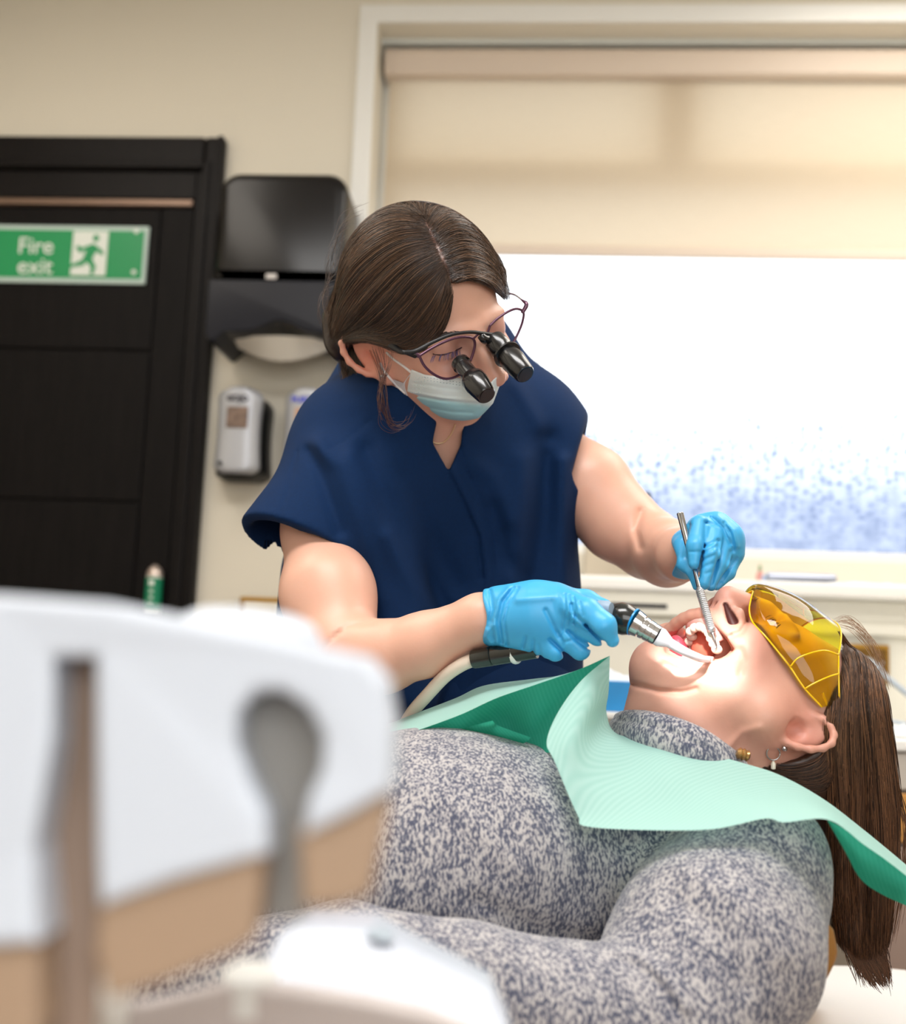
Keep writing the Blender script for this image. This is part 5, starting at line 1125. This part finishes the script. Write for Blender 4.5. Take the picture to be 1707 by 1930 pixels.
# ---- patient hair
M_hair2 = mat('auburn_hair', (96, 62, 42), .36, attr=True, spec=.5)
ph = Sdf().add(ell(PH.P(0, .022, -.085), (.078, .074, .078), PH.R), .01)
ph.chain(seg3((1585, 1330, 1.19, 75), (1612, 1480, 1.20, 62), (1628, 1620, 1.21, 52), (1622, 1760, 1.22, 36), (1632, 1800, 1.22, 14)), .03)
ph.chain(seg3((1560, 1420, 1.17, 60), (1590, 1560, 1.18, 40), (1588, 1700, 1.19, 24), (1596, 1740, 1.2, 10)), .02)
ph.add(cone(V(1540, 1440, 1.165), V(1420, 1455, 1.15), .030, .020), .02)
FACEP = [(1100, 1000), (1560, 1000), (1572, 1166), (1590, 1196), (1594, 1250), (1586, 1290), (1562, 1322), (1548, 1350), (1556, 1392), (1548, 1408), (1500, 1430), (1440, 1436), (1370, 1416), (1100, 1416)]
ph.sub(poly_px(FACEP, 0, 1.30), .005)
ph.disp(folds([([(1600, 1200), (1618, 1300), (1625, 1500), (1630, 1750)], -.004, 8), ([(1575, 1340), (1580, 1500), (1580, 1700)], .003, 8), ([(1640, 1300), (1655, 1480), (1665, 1600)], .003, 8), ([(1600, 1400), (1602, 1560), (1604, 1720)], -.003, 7)]))
lo, hi = bounds([V(1370, 1150, 1.3), V(1700, 1150, 1.05), V(1720, 1830, 1.3), V(1500, 1250, 1.4)], .02)
sdf_obj('hair', ph, lo, hi, .0026, M_hair2, pat, lambda v: np.tile(np.array(srgb(66, 42, 30)[:3]), (len(v), 1)))
PAL2 = ((42, 27, 20), (142, 100, 70))
PG = [[(1584, 1288), (1566, 1325), (1560, 1400), (1566, 1500), (1568, 1600), (1568, 1700), (1580, 1770)],
      [(1592, 1240), (1590, 1300), (1582, 1400), (1588, 1550), (1590, 1680), (1600, 1790)],
      [(1592, 1205), (1606, 1260), (1606, 1350), (1612, 1500), (1612, 1700), (1622, 1810)],
      [(1582, 1180), (1615, 1225), (1628, 1300), (1635, 1450), (1640, 1600), (1640, 1800)],
      [(1576, 1170), (1628, 1215), (1648, 1310), (1660, 1450), (1672, 1580), (1662, 1800)],
      [(1576, 1168), (1635, 1215), (1660, 1320), (1678, 1450), (1690, 1560), (1672, 1790)]]
strands('hair', PG, 5200, ph, M_hair2, pat, palette=PAL2, jit=5, seed=11, seg=22, d0=1.05, rad=.00030, lift=(.0005, .004))['kind'] = 'stuff'
PG2 = [[(1556, 1350), (1560, 1400), (1540, 1438), (1480, 1452), (1420, 1440)], [(1565, 1360), (1572, 1430), (1560, 1480), (1500, 1480), (1430, 1462)]]
strands('hair', PG2, 500, ph, M_hair2, pat, palette=((40, 24, 16), (110, 74, 50)), jit=4, seed=12, d0=1.05)['kind'] = 'stuff'
# wispy ends
def endg(d): return [[(1580, 1700, d), (1590, 1780, d), (1608, 1820, d), (1614, 1852, d)], [(1608, 1740, d), (1618, 1790, d), (1640, 1835, d), (1662, 1862, d)], [(1640, 1740, d), (1640, 1800, d), (1662, 1830, d), (1668, 1858, d)], [(1660, 1700, d), (1658, 1770, d), (1668, 1810, d), (1672, 1850, d)]]
strands('loose_hair', endg(1.20), 420, None, M_hair2, pat, free=True, jit=6, palette=((46, 28, 20), (120, 80, 56)), rad=.00038, seg=16, seed=13, ends=1.6)['kind'] = 'stuff'
EG = [[(1655, 1350, 1.2), (1685, 1460, 1.2), (1702, 1560, 1.2), (1690, 1690, 1.2), (1670, 1800, 1.2)], [(1650, 1400, 1.2), (1690, 1500, 1.2), (1712, 1580, 1.2), (1700, 1700, 1.2), (1690, 1760, 1.2)]]
strands('loose_hair', EG, 26, None, M_hair2, pat, free=True, jit=6, palette=((60, 38, 26), (130, 92, 66)), rad=.0003, seg=20, seed=14)['kind'] = 'stuff'
FG = [[(1565, 1172, 1.2), (1600, 1165, 1.2), (1640, 1210, 1.2), (1672, 1290, 1.2)], [(1575, 1175, 1.18), (1615, 1190, 1.18), (1655, 1240, 1.18), (1675, 1330, 1.18)]]
strands('loose_hair', FG, 30, None, M_hair2, pat, free=True, jit=8, palette=((150, 110, 80), (210, 180, 150)), rad=.0002, seg=16, seed=15)['kind'] = 'stuff'
# claw clip glint behind the jaw
pc = lathe('hair_tie', c2w(V(1388, 1418, 1.095)), c2w(V(1412, 1426, 1.095)), [(0, .003), (.2, .0055), (.4, .0045), (.5, .006), (.7, .0045), (.85, .0055), (1, .003)], mat('gold_tone', (190, 150, 96), .25, .8), pat, 16)
# ---- yellow safety goggles
M_yel = clear('yellow_polycarbonate', (1.0, .87, .05, 1), .03, .34); M_yelr = mat('yellow_rim', (255, 205, 0), .15, coat=.5, trans=.0)
gg = thing('safety_goggles', 'yellow transparent wraparound safety goggles worn by the patient', 'goggles', c2w(PH.P(0, .02, .02)))
cols = [ # (lower, ridge low, ridge high, top) in head coordinates, centre -> temple
 ((0, -.004, .040), (0, .004, .046), (0, .034, .030), (0, .066, -.003)), ((.010, -.010, .036), (.011, .002, .044), (.012, .034, .029), (.012, .066, -.004)), ((.020, -.018, .026), (.022, .000, .038), (.025, .032, .026), (.024, .065, -.006)),
 ((.035, -.022, .016), (.036, -.008, .028), (.038, .030, .018), (.038, .061, -.010)), ((.055, -.018, .002), (.056, -.006, .010), (.055, .028, .003), (.050, .054, -.017)), ((.067, -.006, -.026), (.068, .004, -.019), (.066, .028, -.018), (.063, .044, -.026))]
side = [cols[-1], ((.073, .002, -.046), (.074, .010, -.043), (.073, .026, -.040), (.070, .038, -.040)), ((.075, .014, -.066), (.076, .018, -.066), (.076, .026, -.066), (.074, .032, -.064))]
def grid(name, pts, nu, nv, m, parent, smooth=True, thick=0.0):
    """pts[i][j] camera-frame control points -> smooth sheet"""
    A = np.array([cat(r, nv) for r in pts]); G_ = np.array([cat(A[:, j], nu) for j in range(nv)]).transpose(1, 0, 2)
    vs = G_.reshape(-1, 3); fs = [[i * nv + j, (i + 1) * nv + j, (i + 1) * nv + j + 1, i * nv + j + 1] for i in range(nu - 1) for j in range(nv - 1)]
    o = mesh_obj(name, c2w(vs), fs, m, parent, smooth)
    if thick: s_ = o.modifiers.new('thickness', 'SOLIDIFY'); s_.thickness = thick; s_.offset = 0
    return o, G_
cols = [tuple((a * 1.04, b, c + .002) for a, b, c in r) for r in cols]; side = [cols[-1]] + [tuple((a * 1.03, b, c) for a, b, c in r) for r in side[1:]]
full = [[(-a, b, c) for a, b, c in r] for r in cols[:0:-1]] + [list(r) for r in cols]
o, GG = grid('lens', [[PH.P(*p) for p in r] for r in full], 41, 15, M_yel, gg)
for s in (-1, 1):
    o, SG = grid('side_shield', [[PH.P(s * a, b, c) for a, b, c in r] for r in side], 11, 9, M_yel, gg)
    tube('temple_bar', [c2w(PH.P(s * .069, .020, -.055)), c2w(PH.P(s * .071, .022, -.070)), c2w(PH.P(s * .070, .022, -.085))], .0015, M_yelr, gg, 8, 12)
    for rr in (cols[-1], side[1]): tube('shield_rib', [c2w(PH.P(s * (a + .0006), b, c)) for a, b, c in rr], .0008, M_yelr, gg, 8, 14)
    tube('side_rim', [c2w(PH.P(s * r[3][0], r[3][1], r[3][2])) for r in side], .0009, M_yelr, gg, 8, 14); tube('side_rim', [c2w(PH.P(s * r[0][0], r[0][1], r[0][2])) for r in side], .0009, M_yelr, gg, 8, 14)
tube('brow_rim', c2w(GG[:, -1]), .0009, M_yelr, gg, 8); tube('lower_rim', c2w(GG[:, 0]), .0009, M_yelr, gg, 8)
tube('nose_pad', [c2w(PH.P(-.010, -.008, .036)), c2w(PH.P(0, .0, .034)), c2w(PH.P(.010, -.008, .036))], .0018, M_yelr, gg, 8, 14)
# ---- dental bib
def bibmat(name, c0, c1, tr, rot):
    m = bpy.data.materials.new(name); m.use_nodes = True; nt = m.node_tree; nt.nodes.clear(); N = nt.nodes.new; L = nt.links.new
    o = N('ShaderNodeOutputMaterial'); d = N('ShaderNodeBsdfDiffuse'); tl = N('ShaderNodeBsdfTranslucent'); mx = N('ShaderNodeMixShader'); t = N('ShaderNodeTexCoord')
    mp = N('ShaderNodeMapping'); mp.inputs['Rotation'].default_value = rot; L(t.outputs['Object'], mp.inputs[0])
    w = N('ShaderNodeTexWave'); w.inputs['Scale'].default_value = 95; w.inputs['Distortion'].default_value = .15; w.inputs['Detail'].default_value = 1; L(mp.outputs[0], w.inputs[0])
    r = N('ShaderNodeValToRGB'); r.color_ramp.elements[0].color = srgb(*c0); r.color_ramp.elements[1].color = srgb(*c1); L(w.outputs[0], r.inputs[0]); L(r.outputs[0], d.inputs[0]); L(r.outputs[0], tl.inputs[0])
    bp = N('ShaderNodeBump'); bp.inputs['Strength'].default_value = .12; bp.inputs['Distance'].default_value = .0005; L(w.outputs[0], bp.inputs['Height']); L(bp.outputs[0], d.inputs['Normal'])
    mx.inputs[0].default_value = tr; L(d.outputs[0], mx.inputs[1]); L(tl.outputs[0], mx.inputs[2]); L(mx.outputs[0], o.inputs[0]); return m
M_bib = bibmat('bib_paper', (182, 228, 219), (194, 235, 227), .35, (0, .5, .9)); M_bibk = bibmat('bib_backing_shaded', (62, 178, 150), (70, 184, 157), .45, (0, .2, .3))  # poly backing green, with shade under the folds put into its colour
bib = thing('dental_bib', 'mint green paper dental bib draped over the patient chest and shoulder', 'bib', c2w(V(1300, 1500, 1.05)))
R0_ = [(1149, 1236, 1.115), (1147, 1300, 1.125), (1143, 1345, 1.135), (1165, 1384, 1.14), (1250, 1396, 1.125), (1330, 1419, 1.095), (1400, 1438, 1.085), (1470, 1461, 1.08), (1550, 1505, 1.075), (1630, 1566, 1.08), (1722, 1642, 1.09)]
R1_ = [(1093, 1285, 1.10), (1112, 1332, 1.085), (1130, 1378, 1.105), (1190, 1412, 1.095), (1260, 1426, 1.08), (1330, 1446, 1.068), (1400, 1466, 1.058), (1470, 1486, 1.052), (1550, 1520, 1.045), (1628, 1574, 1.055), (1719, 1648, 1.075)]
R2_ = [(1050, 1345, 1.075), (1078, 1392, 1.050), (1118, 1424, 1.062), (1185, 1440, 1.070), (1260, 1462, 1.050), (1335, 1480, 1.040), (1405, 1498, 1.026), (1470, 1508, 1.018), (1553, 1530, 1.008), (1627, 1580, 1.03), (1717, 1652, 1.06)]
R3_ = [(1030, 1398, 1.052), (1060, 1440, 1.035), (1105, 1482, 1.03), (1160, 1502, 1.026), (1245, 1516, 1.02), (1340, 1526, 1.0), (1415, 1524, .99), (1475, 1531, .98), (1556, 1538, .975), (1626, 1585, 1.0), (1716, 1654, 1.03)]
R4_ = [(1042, 1428, 1.04), (1070, 1496, 1.02), (1090, 1540, 1.01), (1102, 1557, 1.0), (1200, 1564, .985), (1340, 1563, .968), (1440, 1543, .966), (1478, 1550, .958), (1560, 1545, .955), (1625, 1590, .975), (1715, 1656, 1.0)]
grid('paper_face', [[V(*r[i]) for r in (R0_, R1_, R2_, R3_, R4_)] for i in range(11)], 90, 34, M_bib, bib)
tcol = [((1560, 1545, .955), (1560, 1548, .957), (1562, 1552, .962)), ((1592, 1563, .962), (1594, 1585, .960), (1593, 1606, .972)), ((1625, 1590, .975), (1624, 1625, .968), (1621, 1656, .99)), ((1668, 1620, .987), (1664, 1655, .985), (1662, 1686, 1.01)), ((1722, 1662, 1.0), (1722, 1690, 1.0), (1724, 1714, 1.03))]
grid('hanging_edge', [[V(*p) for p in r] for r in tcol], 30, 12, M_bibk, bib)  # shade on the hanging side put into its colour by the darker green
crest = [(715, 1402, 1.12), (800, 1372, 1.115), (870, 1346, 1.11), (935, 1316, 1.105), (1010, 1290, 1.10), (1090, 1262, 1.105), (1149, 1236, 1.115)]
base_ = [(715, 1410, 1.14), (800, 1392, 1.15), (870, 1394, 1.15), (935, 1398, 1.15), (985, 1408, 1.14), (1018, 1416, 1.12), (1042, 1420, 1.09)]
midl = [((a[0] + b[0]) / 2 + k, (a[1] + b[1]) / 2, (a[2] + b[2]) / 2 + e) for (a, b), k, e in zip(zip(crest, base_), (0, 0, 0, 6, 4, -8, -10), (0, .004, -.006, .014, -.008, .002, 0))]
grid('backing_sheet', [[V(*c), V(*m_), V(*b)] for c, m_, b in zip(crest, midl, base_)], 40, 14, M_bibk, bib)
back_ = [(700, 1376, 1.22), (790, 1342, 1.215), (860, 1315, 1.21), (912, 1292, 1.205), (1000, 1280, 1.195), (1075, 1270, 1.17), (1130, 1246, 1.13)]
grid('paper_flap', [[V(*c), V((c[0] + b[0]) / 2, (c[1] + b[1]) / 2 - 1, (c[2] + b[2]) / 2), V(*b)] for c, b in zip(crest, back_)], 40, 8, M_bib, bib)
tri = [[V(858, 1378, 1.128), V(880, 1384, 1.13), V(985, 1402, 1.12)], [V(890, 1368, 1.115), V(925, 1378, 1.11), V(995, 1396, 1.112)], [V(928, 1358, 1.11), V(940, 1368, 1.095), V(1000, 1390, 1.105)]]
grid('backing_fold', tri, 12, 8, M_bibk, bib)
# ================================================================ CHAIR, STOOL, FOREGROUND UNIT
M_ochre = mat('ochre_upholstery', (160, 112, 52), .5, bump=(300, .2, .0006))
chs = thing('dental_chair', 'ochre upholstered dental chair under the patient', 'chair', (0, 0, 0))
bx_ = c2w(V(700, 2000, 1.12)); chs.location = (bx_[0], bx_[1], 0)
cb = Sdf().add(poly_px([(1530, 1742), (1554, 1760), (1560, 1798), (1544, 1832), (1468, 1950), (1380, 2030), (1000, 2090), (-400, 2130), (-400, 1985), (700, 1975), (1380, 1930)], .99, 1.36), .001)
cb.ops[0] = ('u', (lambda f: (lambda P: f(P) - .008))(cb.ops[0][1]), .001)
lo, hi = bounds([V(-420, 1700, 1.0), V(1620, 1700, 1.0), V(-420, 2160, 1.0), V(-420, 1900, 1.4), V(1620, 1700, 1.4), V(1000, 2160, 1.4)], .03)
sdf_obj('backrest', cb, lo, hi, .006, M_ochre, chs)
hr = Sdf().add(ell(V(1440, 1500, 1.24), (.060, .022, .085)), .01); lo, hi = bounds([V(1440, 1500, 1.24)], .12); sdf_obj('headrest', hr, lo, hi, .004, M_ochre, chs)
sx0 = c2w(V(-400, 2050, 1.15))
box('seat_cushion', (sx0[0] - .95, sx0[1] - .26, sx0[2] - .10), (sx0[0] + .04, sx0[1] + .22, sx0[2] + .0), M_ochre, chs, .04, True)
box('pedestal', (bx_[0] - .40, bx_[1] - .12, .06), (bx_[0] - .05, bx_[1] + .14, bx_[2] - .05), M_white, chs, .04, True)
box('foot_plate', (bx_[0] - .75, bx_[1] - .22, .0), (bx_[0] + .25, bx_[1] + .26, .06), M_white, chs, .02, True)
# white stool at lower right
M_vinyl = mat('white_vinyl', (238, 236, 234), .45, bump=(120, .1, .0006))
sc = c2w(V(1700, 1905, 1.42)); zt2 = c2w(V(1640, 1806, 1.62))[2]
stl = thing('stool', 'round white padded stool at the lower right corner', 'stool', (sc[0], sc[1], 0))
lathe('seat', (sc[0], sc[1] - .02, zt2 - .09), (sc[0], sc[1] - .02, zt2), [(0, .17), (.12, .20), (.5, .212), (.85, .205), (.96, .185), (1, .16)], M_vinyl, stl, 48)
lathe('column', (sc[0], sc[1] - .02, .07), (sc[0], sc[1] - .02, zt2 - .09), [(0, .03), (.5, .03), (.51, .02), (1, .02)], M_chrome, stl, 20)
for k in range(5):
    a = k * 1.2566; e = np.array([sc[0] + .24 * math.cos(a), sc[1] - .02 + .24 * math.sin(a), .055]); tube('leg', [(sc[0], sc[1] - .02, .085), e], [.018, .012], M_chrome, stl, 10); lathe('castor', e + [-.012, 0, -.028], e + [.012, 0, -.028], [(0, .024), (.5, .027), (1, .024)], M_blackm, stl, 14)
# ---- out-of-focus instrument unit in the foreground
M_unit = mat('unit_white', (204, 211, 222), .35); M_tan = mat('unit_tan', (160, 134, 110), .6); M_slot = mat('slot_taupe', (150, 128, 112), .6); M_grey = mat('slot_grey', (150, 147, 142), .5)
un = thing('instrument_unit', 'blurred white instrument holder with two open slots filling the lower left foreground', 'instrument holder', c2w(V(300, 1700, .40)))
def plane_pts(poly, d_of): return np.array([V(u, v, d_of(u, v)) for u, v in poly])
dm = lambda u, v: .385 - (v - 1200) * .000075 + (400 - u) * .00002
import bmesh
def slab_px(name, poly, dmf, back, m, parent, bev=.004, n=1):
    """thick plate: front outline on a slanting surface, pushed back by `back` metres"""
    P0 = c2w(plane_pts(poly, dmf)); P1 = c2w(np.array([V(u, v, dmf(u, v)) + np.array(back) for u, v in poly]))
    bm = bmesh.new(); vs0 = [bm.verts.new(p) for p in P0]; vs1 = [bm.verts.new(p) for p in P1]; k = len(poly)
    bm.faces.new(vs0); bm.faces.new(vs1[::-1])
    for i in range(k): bm.faces.new([vs0[i], vs1[i], vs1[(i + 1) % k], vs0[(i + 1) % k]])
    bmesh.ops.recalc_face_normals(bm, faces=bm.faces)
    ed = [e for e in bm.edges if (e.verts[0] in vs0) == (e.verts[1] in vs0)]; bmesh.ops.bevel(bm, geom=ed, offset=bev, segments=3, profile=.5, affect='EDGES')
    bm.verts.index_update(); V_ = [v.co[:] for v in bm.verts]; F_ = [[v.index for v in f.verts] for f in bm.faces]; bm.free()
    return mesh_obj(name, V_, F_, m, parent, False)
def sm(poly, n): return [tuple(p) for p in cat(poly, n)]
right_edge = [(560, 1572), (500, 1610), (500, 1560), (470, 1480), (445, 1400), (448, 1340), (480, 1305), (530, 1302), (580, 1335), (610, 1390), (606, 1450), (575, 1510), (562, 1572), (650, 1540), (735, 1492), (738, 1400), (742, 1320), (700, 1250), (600, 1222)]
top_poly = [(-200, 1112), (0, 1122), (200, 1136), (380, 1172), (500, 1196), (600, 1220), (690, 1240), (728, 1285), (744, 1380), (738, 1490), (650, 1540), (570, 1578), (580, 1510), (606, 1450), (608, 1390), (580, 1335), (530, 1302), (480, 1305), (448, 1345), (445, 1405), (470, 1480), (500, 1545), (505, 1612), (330, 1660), (185, 1712), (180, 1600), (178, 1240), (100, 1240), (95, 1400), (60, 1600), (70, 1780), (-200, 1800)]
slab_px('top_plate', top_poly, dm, (0, -.004, -.035), M_unit, un, .003)
bk = lambda u, v: dm(u, v) + .022
slab_px('slot_liner', [(60, 1200), (215, 1200), (205, 1500), (185, 1760), (170, 2020), (40, 2020), (60, 1600)], bk, (0, 0, -.008), M_slot, un, .002)
slab_px('slot_liner', [(420, 1270), (630, 1270), (640, 1450), (590, 1540), (570, 1735), (500, 1735), (470, 1560), (425, 1420)], bk, (0, 0, -.008), M_grey, un, .002)
slab_px('front_panel', [(185, 1700), (330, 1650), (500, 1600), (490, 1700), (480, 1775), (440, 1800), (300, 1860), (200, 1890), (178, 1800)], lambda u, v: dm(u, v) + .002, (0, 0, -.02), M_tan, un, .002)
slab_px('front_panel', [(562, 1570), (650, 1535), (736, 1485), (728, 1560), (700, 1690), (640, 1712), (570, 1715)], lambda u, v: dm(u, v) + .002, (0, 0, -.02), M_tan, un, .002)
slab_px('front_panel', [(-200, 1790), (68, 1776), (70, 1960), (-200, 2000)], lambda u, v: dm(u, v) + .002, (0, 0, -.02), M_tan, un, .002)
# curved white bump behind the plate
kb = Sdf().add(cone(V(390, 1225, .47), V(540, 1250, .47), .013, .013), .01).add(ell(V(458, 1205, .47), (.026, .010, .014)), .015); lo, hi = bounds([V(460, 1230, .47)], .05); sdf_obj('top_knob', kb, lo, hi, .0016, M_unit, un)
tr_ = thing('instrument_tray', 'blurred white rounded tray edge at the bottom of the foreground', 'tray', c2w(V(700, 1880, .52)))
dt2 = lambda u, v: .56 - (v - 1750) * .0002
slab_px('tray_body', [(520, 1765), (570, 1742), (700, 1745), (780, 1790), (870, 1835), (930, 1870), (962, 1935), (970, 2100), (430, 2100), (470, 1850)], dt2, (0, -.01, -.05), mat('tray_white', (190, 196, 208), .3), tr_, .006)
slab_px('tray_front', [(180, 1905), (300, 1880), (430, 1850), (560, 1862), (680, 1880), (800, 1905), (940, 1960), (940, 2200), (180, 2200)], lambda u, v: .46, (0, -.01, -.03), mat('tray_lip', (202, 192, 188), .4), tr_, .004)
slab_px('tray_insert', [(690, 1758), (725, 1754), (742, 1766), (735, 1776), (700, 1772)], lambda u, v: dt2(u, v) - .004, (0, 0, -.006), mat('insert_grey', (160, 172, 182), .4), tr_, .001)
lathe('tray_stem', c2w(V(470, 1822, .47)), c2w(V(470, 1900, .47)), [(0, .008), (.15, .011), (1, .011)], M_white, tr_, 20)
# arm that carries the unit and tray, down to the floor
a0 = c2w(V(100, 2060, .46)); ar = thing('unit_pedestal', 'white support post below the foreground instrument unit', 'post', (a0[0], a0[1], 0))
tube('post', [(a0[0], a0[1], .02), (a0[0], a0[1], a0[2] - .02), c2w(V(90, 1985, .43))], [.03, .028, .02], M_white, ar, 16, 20)
lathe('post_base', (a0[0], a0[1], 0), (a0[0], a0[1], .03), [(0, .16), (.7, .16), (1, .14)], M_white, ar, 32)
